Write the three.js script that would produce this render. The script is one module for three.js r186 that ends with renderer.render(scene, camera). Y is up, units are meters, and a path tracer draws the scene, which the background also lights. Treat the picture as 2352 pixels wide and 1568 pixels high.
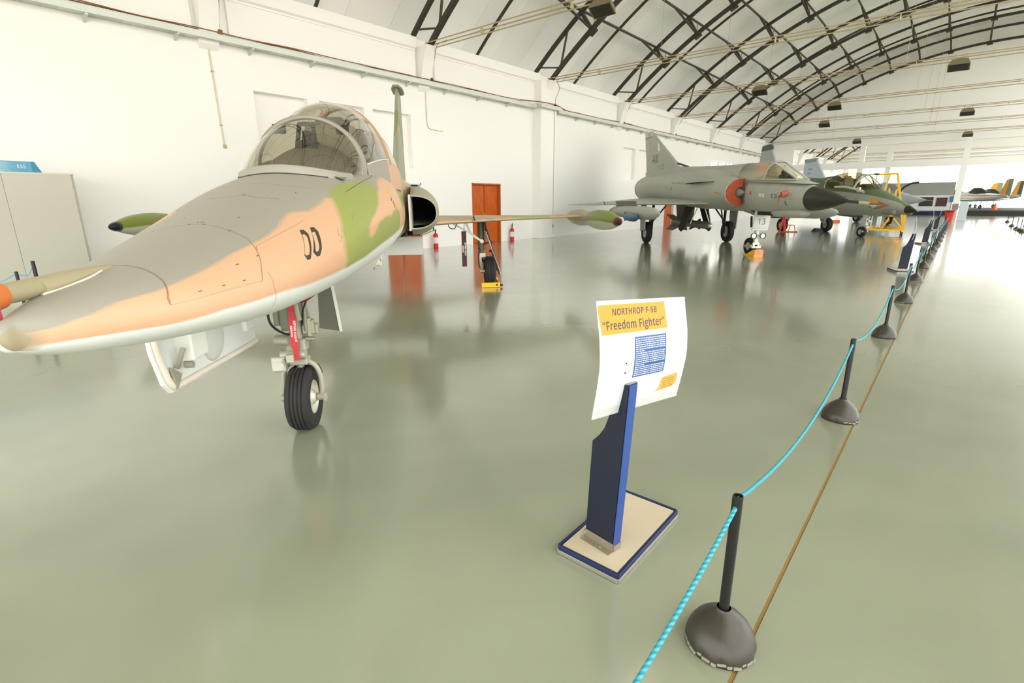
import * as THREE from 'three';
import { mergeGeometries, toCreasedNormals } from 'three/addons/utils/BufferGeometryUtils.js';
import { RoundedBoxGeometry } from 'three/addons/geometries/RoundedBoxGeometry.js';
import { ImprovedNoise } from 'three/addons/math/ImprovedNoise.js';

// ---------- camera, sky, exposure ----------
const scene = new THREE.Scene();
const camera = new THREE.PerspectiveCamera(67.48, 2352 / 1568, 0.05, 400);
camera.rotation.order = 'YXZ';
camera.position.set(0, 1.55, 0);
camera.rotation.set(-0.26868, 0.70379, -0.00471);
scene.add(camera);
scene.background = new THREE.Color(1.0, 1.0, 1.0);
scene.backgroundIntensity = 1.0;
const sun = new THREE.DirectionalLight('#fff3df', 3.0);
sun.position.set(-30, 60, 25); sun.target.position.set(20, 0, -30); sun.castShadow = true; sun.shadow.mapSize.set(2048, 2048);
Object.assign(sun.shadow.camera, { left: -80, right: 80, top: 80, bottom: -80, near: 1, far: 220 });
scene.add(sun, sun.target);
const renderer = new THREE.WebGLRenderer({ antialias: true });
renderer.toneMapping = THREE.LinearToneMapping;
renderer.toneMappingExposure = 5.0;
renderer.shadowMap.enabled = true;

// ---------- helpers ----------
const noise = new ImprovedNoise();
let seed = 12345;
const rnd = () => { seed = (seed * 1664525 + 1013904223) >>> 0; return seed / 4294967296; };
const V = (x, y, z) => new THREE.Vector3(x, y, z);
const used = new Map();
function numbered(name) {
  const n = used.get(name) ?? 0; used.set(name, n + 1);
  return n ? name + '_' + String(n).padStart(3, '0') : name;
}
function std(color, rough = 0.6, metal = 0, extra = {}) {
  return new THREE.MeshStandardMaterial({ color, roughness: rough, metalness: metal, ...extra });
}
function phys(color, extra = {}) { return new THREE.MeshPhysicalMaterial({ color, ...extra }); }
function canvasTex(w, h, draw, srgb = true) {
  const c = document.createElement('canvas'); c.width = w; c.height = h;
  draw(c.getContext('2d'), w, h);
  const t = new THREE.CanvasTexture(c);
  if (srgb) t.colorSpace = THREE.SRGBColorSpace;
  t.magFilter = THREE.LinearFilter; t.wrapS = t.wrapT = THREE.RepeatWrapping; t.anisotropy = 8;
  return t;
}
// A tile of layered noise between two colours (linear tone factor), repeating.
function noiseTex(n, base, amp, scales, srgb = true) {
  const d = new Uint8Array(n * n * 4), col = new THREE.Color(base);
  const c = srgb ? [col.clone().convertLinearToSRGB().r, 0, 0] : null;
  const s = col.getRGB({}, srgb ? THREE.SRGBColorSpace : THREE.LinearSRGBColorSpace);
  for (let y = 0; y < n; y++) for (let x = 0; x < n; x++) {
    let v = 0;
    for (const [f, a] of scales) { // periodic by blending on a torus
      const u = x / n * Math.PI * 2, w = y / n * Math.PI * 2;
      v += a * noise.noise(Math.cos(u) * f + 7 + Math.cos(w) * f * .71, Math.sin(u) * f + 3 + Math.cos(w) * f * .5, Math.sin(w) * f + 5);
    }
    const k = 1 + amp * v, o = (y * n + x) * 4;
    d[o] = Math.max(0, Math.min(255, s.r * 255 * k)); d[o + 1] = Math.max(0, Math.min(255, s.g * 255 * k)); d[o + 2] = Math.max(0, Math.min(255, s.b * 255 * k)); d[o + 3] = 255;
  }
  const t = new THREE.DataTexture(d, n, n); t.wrapS = t.wrapT = THREE.RepeatWrapping; t.magFilter = THREE.LinearFilter; t.minFilter = THREE.LinearMipmapLinearFilter; t.generateMipmaps = true;
  if (srgb) t.colorSpace = THREE.SRGBColorSpace;
  t.needsUpdate = true;
  return t;
}
function clean(g) {
  let q = g.index ? g.toNonIndexed() : g;
  if (!q.attributes.normal) q.computeVertexNormals();
  if (!q.attributes.uv) q.setAttribute('uv', new THREE.BufferAttribute(new Float32Array(q.attributes.position.count * 2), 2));
  const o = new THREE.BufferGeometry();
  for (const k of ['position', 'normal', 'uv']) o.setAttribute(k, q.attributes[k]);
  return o;
}
function merge(list) { list = [].concat(list).flat(9); return list.length === 1 ? list[0] : mergeGeometries(list.map(clean)); }
function mesh(name, geo, m) {
  const o = new THREE.Mesh(merge(geo), m); o.name = name; o.castShadow = o.receiveShadow = true; return o;
}
function part(parent, name, geo, m, label) {
  const o = mesh(name, geo, m); parent.add(o); if (label) o.userData.label = label; return o;
}
function tag(o, label, category, group) { o.userData.label = label; o.userData.category = category; if (group) o.userData.group = group; return o; }
function thing(name, label, category, pos = [0, 0, 0], turn = 0, group) {
  const o = new THREE.Group(); o.name = numbered(name); o.position.set(...pos); o.rotation.y = turn; scene.add(o);
  return tag(o, label, category, group);
}
function solo(name, geo, m, label, category, group) { const o = mesh(numbered(name), geo, m); scene.add(o); return tag(o, label, category, group); }
function struct(name, geo, m) { const o = geo ? mesh(name, geo, m) : new THREE.Group(); o.name = name; o.userData.kind = 'structure'; scene.add(o); return o; }
function copyOf(o, pos, turn, label) { const c = o.clone(); c.name = numbered(o.name.replace(/_\d{3}$/, '')); c.userData = { ...o.userData }; scene.add(c); c.position.set(...pos); c.rotation.y = turn; c.userData.label = label; return c; }

function box(w, h, d, x = 0, y = 0, z = 0, rx = 0, ry = 0, rz = 0) {
  const g = new THREE.BoxGeometry(w, h, d); if (rx || ry || rz) g.applyMatrix4(new THREE.Matrix4().makeRotationFromEuler(new THREE.Euler(rx, ry, rz)));
  g.translate(x, y, z); return g;
}
function boxUV(w, h, d, x, y, z) { // uv in metres
  const g = box(w, h, d, x, y, z), p = g.attributes.position, n = g.attributes.normal, u = g.attributes.uv;
  for (let i = 0; i < p.count; i++) {
    const nx = Math.abs(n.getX(i)), ny = Math.abs(n.getY(i));
    if (ny > .5) u.setXY(i, p.getX(i), p.getZ(i)); else if (nx > .5) u.setXY(i, p.getZ(i), p.getY(i)); else u.setXY(i, p.getX(i), p.getY(i));
  }
  return g;
}
function rbox(w, h, d, r, x = 0, y = 0, z = 0, rx = 0, ry = 0, rz = 0) {
  const g = new RoundedBoxGeometry(w, h, d, 3, r); if (rx || ry || rz) g.applyMatrix4(new THREE.Matrix4().makeRotationFromEuler(new THREE.Euler(rx, ry, rz)));
  g.translate(x, y, z); return g;
}
const V3 = (a) => a.isVector3 ? a : V(...a);
function orient(g, a, b, up) { // geometry along +Y of unit origin-centred length -> from a to b
  a = V3(a); b = V3(b); const y = b.clone().sub(a).normalize(); let u = V3(up ?? (Math.abs(y.y) > .9 ? [1, 0, 0] : [0, 1, 0]));
  const x = new THREE.Vector3().crossVectors(y, u).normalize(), z = new THREE.Vector3().crossVectors(x, y);
  const m = new THREE.Matrix4().makeBasis(x, y, z); m.setPosition(a.clone().add(b).multiplyScalar(.5)); g.applyMatrix4(m); return g;
}
const len = (a, b) => V3(a).distanceTo(V3(b));
function bar(a, b, w, h, up) { return orient(new THREE.BoxGeometry(w, len(a, b), h ?? w), a, b, up); }
function cyl(a, b, r0, r1 = r0, n = 14, open = false) { return orient(new THREE.CylinderGeometry(r1, r0, len(a, b), n, 1, open), a, b); }
function tube(pts, r, seg = 24, n = 8, closed = false, tension = .5) { return new THREE.TubeGeometry(new THREE.CatmullRomCurve3(pts.map(V3), closed, 'catmullrom', tension), seg, r, n, closed); }
function lathe(profile, n = 32) { return new THREE.LatheGeometry(profile.map(([r, y]) => new THREE.Vector2(r, y)), n); }
// rings of points -> skin; each ring runs the same way round
function loft(rings, { closed = true, caps = false, uv } = {}) {
  const R = rings.length, C = rings[0].length, pos = [], uvs = [], idx = [], cols = closed ? C + 1 : C;
  for (let i = 0; i < R; i++) for (let j = 0; j < cols; j++) { pos.push(...rings[i][j % C]); const t = uv ? uv(i, j / (closed ? C : C - 1)) : [i / (R - 1), j / (closed ? C : C - 1)]; uvs.push(...t); }
  for (let i = 0; i < R - 1; i++) for (let j = 0; j < cols - 1; j++) { const a = i * cols + j, b = a + 1, c = a + cols, d = c + 1; idx.push(a, c, b, b, c, d); }
  if (caps) for (const e of (caps === 'start' ? [0] : caps === 'end' ? [R - 1] : [0, R - 1])) {
    const k = pos.length / 3, m = [0, 0, 0]; for (let j = 0; j < C; j++) for (let q = 0; q < 3; q++) m[q] += rings[e][j][q] / C;
    pos.push(...m); uvs.push(...(uv ? uv(e, .25) : [0, 0]));
    for (let j = 0; j < C; j++) { pos.push(...rings[e][j]); uvs.push(...(uv ? uv(e, j / C) : [0, 0])); }
    for (let j = 0; j < C; j++) { const a = k + 1 + j, b = k + 1 + (j + 1) % C; e ? idx.push(k, b, a) : idx.push(k, a, b); }
  }
  const g = new THREE.BufferGeometry(); g.setAttribute('position', new THREE.Float32BufferAttribute(pos, 3)); g.setAttribute('uv', new THREE.Float32BufferAttribute(uvs, 2)); g.setIndex(idx);
  g.computeVertexNormals();
  if (closed) { const n = g.attributes.normal; for (let i = 0; i < R; i++) { const a = i * cols, b = a + cols - 1; const s = V(n.getX(a) + n.getX(b), n.getY(a) + n.getY(b), n.getZ(a) + n.getZ(b)).normalize(); n.setXYZ(a, s.x, s.y, s.z); n.setXYZ(b, s.x, s.y, s.z); } }
  return g;
}
function extrude(pts, depth, bevel = 0, holes) { // pts in x-y, extruded along +z, centred in z
  const s = new THREE.Shape(pts.map(([x, y]) => new THREE.Vector2(x, y)));
  for (const h of holes ?? []) s.holes.push(new THREE.Path(h.map(([x, y]) => new THREE.Vector2(x, y))));
  const g = new THREE.ExtrudeGeometry(s, { depth: depth - 2 * bevel, bevelEnabled: bevel > 0, bevelThickness: bevel, bevelSize: bevel, bevelSegments: 2, curveSegments: 10 });
  g.translate(0, 0, -depth / 2 + bevel); return g;
}
function map3(g, f) { const p = g.attributes.position; for (let i = 0; i < p.count; i++) p.setXYZ(i, ...f(p.getX(i), p.getY(i), p.getZ(i))); g.computeVertexNormals(); return g; }
function hermite(X, Y, x) {
  const n = X.length, d = []; for (let i = 0; i < n - 1; i++) d.push((Y[i + 1] - Y[i]) / (X[i + 1] - X[i]));
  const m = (i) => i === 0 ? d[0] : i === n - 1 ? d[n - 2] : d[i - 1] * d[i] <= 0 ? 0 : 2 * d[i - 1] * d[i] / (d[i - 1] + d[i]);
  let i = 0; while (i < n - 2 && x > X[i + 1]) i++;
  const h = X[i + 1] - X[i], u = (x - X[i]) / h, u2 = u * u, u3 = u2 * u;
  return (2 * u3 - 3 * u2 + 1) * Y[i] + (u3 - 2 * u2 + u) * h * m(i) + (3 * u2 - 2 * u3) * Y[i + 1] + (u3 - u2) * h * m(i + 1);
}
const sgnpow = (v, p) => Math.sign(v) * Math.abs(v) ** p;
// fuselage ring at station s: table columns s, top, bottom, half width, height of the widest point (0..1), exponent above, exponent below
function bodyRing(T, s, n = 72, dx = 0) {
  const S = T.map((r) => r[0]), q = (k) => hermite(S, T.map((r) => r[k]), s);
  const top = q(1), bot = q(2), w = q(3), ym = bot + (top - bot) * q(4), nu = q(5), nl = q(6), ring = [];
  for (let j = 0; j < n; j++) {
    const a = -Math.PI / 2 + j / n * Math.PI * 2, c = Math.cos(a), si = Math.sin(a), e = 2 / (si >= 0 ? nu : nl);
    ring.push([dx + w * sgnpow(c, e), ym + (si >= 0 ? top - ym : ym - bot) * sgnpow(si, e), -s]);
  }
  return ring;
}
function range(a, b, n) { return Array.from({ length: n + 1 }, (_, i) => a + (b - a) * i / n); }
// wing: root and tip given as [x, y, sLE, sTE, thickness]; sections of a thin aerofoil
function wing(secs, n = 10) {
  const rings = secs.map(([x, y, le, te, th, yt]) => {
    const r = [], prof = (u) => th * (2.6 * Math.sqrt(u) * (1 - u) * .75 + .04) / 1.0;
    for (let i = 0; i <= n; i++) { const u = (1 - i / n) ** 1.5; r.push([x, y + (yt ?? 0) * u + prof(u) / 2, -(le + (te - le) * u)]); }
    for (let i = 1; i <= n; i++) { const u = (i / n) ** 1.5; r.push([x, y + (yt ?? 0) * u - prof(u) / 2, -(le + (te - le) * u)]); }
    return r;
  });
  return loft(rings, { closed: true, caps: true });
}
function wheelGeo(r, w, rim = .55, grooves = 0) { // axis along x
  const k = w / 2, pr = [];
  pr.push([r * rim, -k * .72], [r * rim * 1.08, -k * .9], [r * .8, -k], [r * .92, -k * .9], [r * .98, -k * .62]);
  const G = grooves; if (G) for (let i = 0; i < G; i++) { const x = -k * .45 + i * k * .9 / (G - 1), q = k * .035; pr.push([r, x - q * 1.8], [r * .965, x - q], [r * .965, x + q], [r, x + q * 1.8]); } else pr.push([r, -k * .3], [r, k * .3]);
  pr.push([r * .98, k * .62], [r * .92, k * .9], [r * .8, k], [r * rim * 1.08, k * .9], [r * rim, k * .72]);
  const g = lathe(pr, 44); g.rotateZ(-Math.PI / 2); return g;
}
function hubGeo(r, w, side = 1) {
  const k = w / 2, g = [lathe([[0, -k * .5], [r * .3, -k * .55], [r * .32, -k * .8], [r, -k * .8], [r * 1.02, -k * .7], [r * 1.02, k * .7], [r, k * .85], [r * .93, k * .85], [r * .88, k * .6], [r * .5, k * .5], [r * .42, k * .8], [r * .3, k * .95], [r * .26, k * 1.05], [0, k * 1.05]], 32)];
  const m = merge(g); m.rotateZ(-Math.PI / 2 * side); return m;
}
const M = {
  wall: std('#f7f5ef', .85), white: std('#f3f2ec', .6), trim: std('#efeee6', .7), steelDark: std('#3a332b', .55, .1), steelMid: std('#4a4136', .55, .1),
  conduit: std('#b3a67e', .5, .2), tray: std('#cfd3c9', .5, .25), rust: std('#8a5a30', .7), sheet: std('#e9e8df', .55), black: std('#191714', .6), darkGrey: std('#33312d', .6),
  tyre: std('#22211f', .75), rim: std('#c9c7b4', .45, .3), alu: std('#b9b6a2', .42, .55), chrome: std('#d8d8d2', .22, .9), oleo: std('#5d5c44', .5, .2), strutGrey: std('#a9a794', .5, .2),
  yellow: std('#f0b713', .5), orange: std('#d6611a', .5), red: std('#c4161c', .45), redFlag: std('#c82a2c', .7), maroon: std('#4a2525', .75), blueDark: std('#14224a', .5), blue: std('#2b4a94', .45),
  navy: std('#0f1c3c', .5), cream: std('#d7c9a8', .6), glass: phys('#ffffff', { transmission: 1, thickness: 0, roughness: .02, ior: 1.5 }),
};
// ---------- the hangar ----------
const BAY = 6.29, T0 = 7.13, NT = 10, trussZ = Array.from({ length: NT }, (_, i) => T0 - BAY * i), TZ2 = [-56, -62.3, -68.6, -74.9, -81.2];
const ARC = { x: 1.07, y: -9.83, lo: 21.42, up: 22.22, sheet: 22.75 };
const onArc = (deg, r) => [ARC.x + r * Math.sin(deg * Math.PI / 180), ARC.y + r * Math.cos(deg * Math.PI / 180)];
const XW = -13.65, XR = 15.8, ZB = 9, ZE = -50, ZF = -90;

// floor: epoxy slabs with narrow joints over a dark bed
{
  const epoxy = phys('#ffffff', { map: noiseTex(256, '#92977f', .12, [[.5, .8], [1.3, .5], [4, .25]]), roughness: .36, clearcoat: .9, clearcoatRoughness: .12 });
  epoxy.map.repeat.set(1 / 9, 1 / 9);
  epoxy.roughnessMap = noiseTex(256, '#c8c8c8', .25, [[.8, .7], [2.5, .5], [9, .3]], false); epoxy.roughnessMap.repeat.set(1 / 5, 1 / 5);
  epoxy.bumpMap = noiseTex(256, '#808080', .5, [[1.2, .8], [3, .5]], false); epoxy.bumpMap.repeat.set(1 / 2.2, 1 / 2.2); epoxy.bumpScale = .0008;
  const floor = struct('floor');
  part(floor, 'joint_filler', boxUV(31.2, .1, 100, 1.1, -.0535, -40.5), std('#8f7038', .8));
  const xs = [-14.9, -13.3, -6.72, -.317, 6.1, 12.6, 16.2], zs = [9.3, .75]; while (zs[zs.length - 1] > -88) zs.push(zs[zs.length - 1] - 6.29); zs.push(-90.4);
  for (let i = 0; i < xs.length - 1; i++) for (let j = 0; j < zs.length - 1; j++) {
    const gl = xs[i] === -.317 ? .0075 : .0016, gr = xs[i + 1] === -.317 ? .0075 : .0016, a = xs[i] + gl, b = xs[i + 1] - gr, c = zs[j] - .0013, d = zs[j + 1] + .0013;
    part(floor, 'floor_slab', boxUV(b - a, .05, c - d, (a + b) / 2, -.025, (c + d) / 2), epoxy);
  }
  struct('ground', [boxUV(120, .1, 240, XR + 60.4, -.08, -40), boxUV(90, .1, 70, -28.6, -.08, ZB + 35.4), boxUV(90, .1, 69, -28.6, -.08, ZF - 34.9)], std('#9d9a90', .9));
}
// ceiling: curved sheets side by side
{
  const c = struct('ceiling'), w = BAY / 4;
  const sheetMat = [std('#f0efea', .5), std('#ecebe5', .52), std('#f3f2ed', .5)];
  const strip = (a0, a1, t) => {
    const rings = range(a0, a1, Math.ceil((a1 - a0) / 1.8)).map((a) => { const p = onArc(a, ARC.sheet), q = onArc(a, ARC.sheet + t), g = w - .008; return [[p[0], p[1], g / 2], [p[0], p[1], -g / 2], [q[0], q[1], -g / 2], [q[0], q[1], g / 2]]; });
    return toCreasedNormals(loft(rings, { caps: true }), .5);
  };
  // the slope on the open side carries clear rooflights between opaque sheets
  const left = strip(-47.5, 14, .03), edge = strip(43, 47.5, .03), clear = strip(14, 43, .006);
  for (let z = ZB + .2 - w / 2, i = 0; z > ZF - .6; z -= w, i++) {
    const put = (n, g, m) => { part(c, n, g, m).position.z = z; };
    if (i >= 0) { put('ceiling_panel', left, sheetMat[i % 3]); put('ceiling_panel', edge, sheetMat[i % 3]); put('rooflight', clear, M.glass); }
  }
  const over = (a0, a1) => toCreasedNormals(loft(range(a0, a1, 40).map((a) => { const p = onArc(a, ARC.sheet + .05), q = onArc(a, ARC.sheet + .2); return [[p[0], p[1], ZB + .4], [p[0], p[1], ZF - .6], [q[0], q[1], ZF - .6], [q[0], q[1], ZB + .4]]; }), { caps: true }), .5);
  part(c, 'roof_deck', over(-47.5, 14), std('#b9b7ad', .8)); part(c, 'roof_deck', over(43, 47.5), std('#b9b7ad', .8));
}
// left wall with blind windows, glazed windows and door openings (drawn in z-y, extruded in x)
const blind = [], glazed = [];
for (const z of [-6.35, -8.1, -9.8]) blind.push([z, z - 1.4]);
for (const z of [-25.0, -26.72, -28.45]) blind.push([z, z - 1.3]);
for (const z of [-37.5, -39.1, -40.7]) glazed.push([z, z - 1.15]);
for (const z of [-56.8, -58.5, -60.2, -63.1, -64.8, -66.5]) glazed.push([z, z - 1.3]);
const doors = [[-9.95, -11.5, 2.12], [-13.86, -15.45, 2.18], [-30.4, -31.82, 2.15]];
{
  const rect = (a, b, y0, y1) => [[a, y0], [b, y0], [b, y1], [a, y1]];
  const holes = [...blind.map(([a, b]) => rect(-a, -b, 2.58, 4.17)), ...glazed.map(([a, b]) => rect(-a, -b, 2.6, 4.19))];
  const outline = [[-ZB - .3, 0]];
  for (const [a, b, h] of doors) outline.push([-a, 0], [-a, h], [-b, h], [-b, 0]);
  outline.push([-ZF + .3, 0], [-ZF + .3, 6.36], [-ZB - .3, 6.36]);
  const g = extrude(outline, .34, 0, holes); g.rotateY(Math.PI / 2); g.translate(XW - .17, 0, 0);
  const w = struct('wall_left', g, M.wall);
  for (const [a, b] of blind) part(w, 'blind_window', box(.1, 1.62, 1.44, XW - .24, 3.375, (a + b) / 2), M.wall);
  // pilasters, corbels and the cornice of each bay
  part(w, 'pilaster', rbox(.42, 6.1, 1.08, .015, XW + .2, 3.05, -17.97), M.wall);
  for (const z of [...trussZ, ...TZ2]) {
    const prof = [[0, 4.9], [.1, 5.0], [.22, 5.3], [.36, 5.75], [.55, 6.12], [-.2, 6.12], [-.2, 4.9]];
    const c = extrude(prof, .42, .01); c.translate(XW, 0, z); part(w, 'truss_corbel', c, M.wall);
  }
  const zz = [ZB + .8, ...trussZ, ...TZ2, ZF];
  for (let i = 0; i < zz.length - 1; i++) {
    const a = zz[i] - .48, b = zz[i + 1] + .3, m = (a + b) / 2, L = a - b;
    part(w, 'cornice', extrude([[-.3, 6.0], [.1, 6.0], [.1, 6.04], [.16, 6.08], [.16, 6.36], [-.3, 6.36]], L, .006).translate(XW, 0, m), M.wall);
    part(w, 'upper_panel', rbox(.1, .82, L, .01, XW + .03, 5.62, m), M.wall);
  }
  part(w, 'eaves_shelf', box(1.3, .1, ZB - ZF + .6, XW - .8, 6.3, (ZB + ZF) / 2), M.wall);
  struct('wall_left_upper', box(.2, 1.5, ZB - ZF + .6, -14.75, 6.1, (ZB + ZF) / 2), M.wall);
}
glazed.forEach(([a, b], i) => {
  const w = struct('window_' + (i + 1)); const m = (a + b) / 2, W = a - b;
  part(w, 'window_frame', [box(.06, .06, W, XW - .2, 2.63, m), box(.06, .06, W, XW - .2, 4.16, m), box(.06, 1.59, .06, XW - .2, 3.395, a - .03), box(.06, 1.59, .06, XW - .2, 3.395, b + .03), box(.05, 1.5, .04, XW - .2, 3.395, m)], M.trim);
  for (const s of [-1, 1]) part(w, 'pane', box(.006, 1.48, W / 2 - .07, XW - .2, 3.395, m + s * W / 4), M.glass);
});
{
  const wood = std('#ffffff', .42, 0, { map: noiseTex(128, '#c85a0c', .16, [[1, .6], [6, .6]]) });
  doors.forEach(([a, b, h], i) => {
    const d = struct('door_' + (i + 1)), m = (a + b) / 2, W = a - b, x = XW - .16;
    part(d, 'door_frame', [box(.2, h, .05, x + .06, h / 2, a - .025), box(.2, h, .05, x + .06, h / 2, b + .025), box(.2, .05, W, x + .06, h - .025, m)], i === 1 ? std('#b5622a', .5) : M.trim);
    const H = i === 0 ? h - .25 : h - .05;
    for (const s of [1, -1]) { const l = part(d, 'door_leaf', rbox(.045, H, W / 2 - .06, .006, x, H / 2 + .005, m + s * (W / 4 - .012)), wood); if (s < 0) part(l, 'handle', [cyl([x + .02, 1.02, m + .03], [x + .07, 1.02, m + .03], .012), bar([x + .07, 1.02, m + .03], [x + .07, 1.02, m - .1], .018), box(.008, .2, .04, x + .026, 1.02, m + .03)], M.chrome); }
    if (i === 0) part(d, 'transom_louvre', [box(.03, .2, W - .1, x, h - .14, m), ...[-.05, 0, .05].map((y) => box(.05, .012, W - .12, x + .02, h - .14 + y, m))], M.black, 'black louvre over the door');
    part(d, 'door_backing', box(.05, h, W + .1, XW - .36, h / 2, m), M.trim);
  });
}
// right wall: piers and a header round wide openings that stand open to the apron
{
  const w = struct('wall_right', box(.4, 1.9, ZB - ZF + .6, XR + .2, 5.95, (ZB + ZF) / 2), M.wall);
  for (const z of [ZB, ...trussZ, ...TZ2, ZF]) part(w, 'pier', rbox(.5, 5.1, .55, .02, XR + .2, 2.5, z), M.wall);
}
{
  const arcPts = range(-47, 47, 40).map((a) => onArc(a, ARC.sheet));
  const back = extrude([[-14.85, 0], [-13.2, 0], [-13.2, 5.4], [15.4, 5.4], [15.4, 0], [16.2, 0], ...arcPts.slice().reverse()], .35); back.translate(0, 0, ZB + .2); struct('wall_back', back, M.wall);
  const far = extrude([[-14.85, 0], [-13, 0], [-13, 6.2], [15.4, 6.2], [15.4, 0], [16.2, 0], ...arcPts.slice().reverse()], .35); far.translate(0, 0, ZF - .2); struct('wall_far', far, M.wall);
  // end wall: solid gable over two rows of openings
  const gable = extrude([[-14.85, 0], [-11.34, 0], [-11.34, 5.55], [16.2, 5.55], ...arcPts.slice().reverse()], .4); gable.translate(0, 0, ZE - .2);
  const e = struct('wall_end', gable, M.wall);
  part(e, 'tie_beam', box(27.3, .48, .36, 2.3, 4.1, ZE - .2), M.wall);
  for (const x of [-6.48, -.24, 6.0, 12.2]) part(e, 'post', rbox(.36, 5.56, .38, .01, x, 2.77, ZE - .2), M.wall);
  part(e, 'post_band', box(.38, .42, .4, -.24, .98, ZE - .2), std('#a59d92', .7), 'grey painted band on the post');
  part(e, 'rear_beam', box(22.6, .62, .3, 4.7, 5.52, ZE - 3.4), M.wall);
  for (const x of [-4.95]) part(e, 'rear_post', box(.34, 5.3, .3, x, 2.6, ZE - 3), M.wall);
}
// ---------- roof steel ----------
const nodes = [35.57, 31.1, 26.7, 22.25, 17.8, 13.35, 8.9, 3.6], allNodes = [...nodes.map((a) => -a), ...nodes.slice().reverse()];
function arcBar(a0, a1, r, w, h, n) {
  return toCreasedNormals(loft(range(a0, a1, n).map((a) => { const p = onArc(a, r), q = onArc(a, r + h); return [[p[0], p[1], w / 2], [p[0], p[1], -w / 2], [q[0], q[1], -w / 2], [q[0], q[1], w / 2]]; }), { caps: true }), .5);
}
const ord = ['second', 'third', 'fourth', 'fifth', 'sixth', 'seventh', 'eighth'];
let truss0;
{
  const t = truss0 = thing('roof_truss', '', 'roof truss', [0, 0, trussZ[0]], 0, 'arched roof trusses');
  part(t, 'bottom_chord', arcBar(-41.9, 41.9, ARC.lo - .07, .13, .14, 60), M.steelDark);
  part(t, 'top_chord', arcBar(-42.6, 42.6, ARC.up - .05, .11, .13, 60), M.steelDark);
  const P3 = (a, r, z = 0) => [...onArc(a, r), z];
  for (const a of allNodes) {
    part(t, 'strut', [bar(P3(a, ARC.lo), P3(a, ARC.up), .1, .17, [0, 0, 1])], M.steelDark);
    part(t, 'gusset', [box(.24, .2, .17).applyMatrix4(new THREE.Matrix4().makeRotationZ(-a * Math.PI / 180)).translate(...P3(a, ARC.lo - .04)), box(.3, .09, .2).applyMatrix4(new THREE.Matrix4().makeRotationZ(-a * Math.PI / 180)).translate(...P3(a, ARC.lo - .12))], M.steelDark);
    part(t, 'knee_brace', bar(P3(a, ARC.lo), P3(a, ARC.up + .1, 1.3), .055, .075, [1, 0, 0]), M.steelMid);
    part(t, 'knee_brace', bar(P3(a, ARC.lo), P3(a, ARC.up + .1, -1.1), .035, .035, [1, 0, 0]), M.conduit);
  }
  for (const s of [-1, 1]) part(t, 'foot_brace', [bar(P3(s * 40.2, ARC.lo), P3(s * 37.5, ARC.up), .06, .06, [0, 0, 1]), bar(P3(s * 40.2, ARC.lo), P3(s * 42, ARC.up), .05, .05, [0, 0, 1])], M.steelMid);
  for (const s of [-1, 1]) part(t, 'foot_shoe', box(.2, .12, .22, ...P3(s * 42.05, ARC.lo - .02)), M.conduit);
  const rods = thing('tie_rod', '', 'tie rod', [0, 0, trussZ[0]], 0, 'thin tie rods across the hangar');
  for (const [y, z, a, b] of [[6.2, .1, -13.3, 15.4], [6.16, -.06, -13.3, 15.4], [6.05, -.02, -12.95, 15.05]]) part(rods, 'rod', tube([[a, y, z], [-6, y - .02, z], [1, y - .03, z], [8, y - .02, z], [b, y, z]], .017, 24, 6), M.conduit);
  for (const x of [-11, -8, -5, -2, 1, 4, 7, 10, 13]) part(rods, 'clip', box(.012, .16, .15, x, 6.12, 0), M.conduit);
  for (const x of [-8.6, -2.3, 3.9, 10.2]) part(rods, 'hanger', cyl([x, 6.12, .02], [x, ARC.y + Math.sqrt(ARC.lo ** 2 - (x - ARC.x) ** 2), .02], .006, .006, 5), M.conduit);
  const where = (i) => i < 2 ? null : i === 2 ? 'nearest' : ord[i - 3];
  [...trussZ, ...TZ2].forEach((z, i) => {
    const k = i - 2, far = i >= NT;
    const nm = i === 0 ? 'dark steel arched truss at the back of the hangar behind the viewer' : i === 1 ? 'dark steel arched truss straight over the viewer' : far ? `dark arched truss of the hall beyond, ${['nearest to', 'second from', 'third from', 'fourth from', 'fifth from'][i - NT]} the end wall` : i === NT - 1 ? 'dark steel arched truss set right against the white end wall' : `dark steel arched roof truss, ${where(i)} in view from the jet with camouflage nose`;
    const rn = i === 0 ? 'thin tie rods under the truss at the back behind the viewer' : i === 1 ? 'thin tie rods under the truss straight over the viewer' : far ? `thin tie rods of the hall beyond, ${['nearest to', 'second from', 'third from', 'fourth from', 'fifth from'][i - NT]} the end wall` : i === NT - 1 ? 'thin beige tie rods crossing right in front of the white end wall' : `thin beige tie rods across the hangar, ${where(i)} set in view`;
    const a = i ? copyOf(t, [0, 0, z], 0, nm) : t, b = i ? copyOf(rods, [0, 0, z], 0, rn) : rods; a.userData.label = nm; b.userData.label = rn;
  });
  const names = ['lowest', 'second lowest', 'third lowest', 'fourth', 'fifth', 'sixth', 'seventh', 'last before the ridge'];
  allNodes.forEach((a, i) => {
    const p = onArc(a, ARC.up + .13), left = a < 0, k = left ? i : 15 - i;
    solo('roof_purlin', box(.07, .09, ZB - ZE - .1, 0, 0, (ZB + ZE) / 2, 0, 0, 0).applyMatrix4(new THREE.Matrix4().makeRotationZ(-a * Math.PI / 180)).translate(p[0], p[1], 0), M.steelMid, `brown roof purlin along the hangar, ${names[k]} on the ${left ? 'white wall' : 'open'} side`, 'roof purlin', 'roof purlins');
    if (left) solo('roof_purlin', box(.07, .09, ZE - ZF - .8, p[0], p[1], (ZE + ZF) / 2), M.steelMid, `brown purlin in the roof beyond the end wall, ${names[k]} on the left`, 'roof purlin', 'roof purlins');
  });
  const rafterGeo = arcBar(-43, 43, ARC.up + .2, .05, .1, 50);
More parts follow.
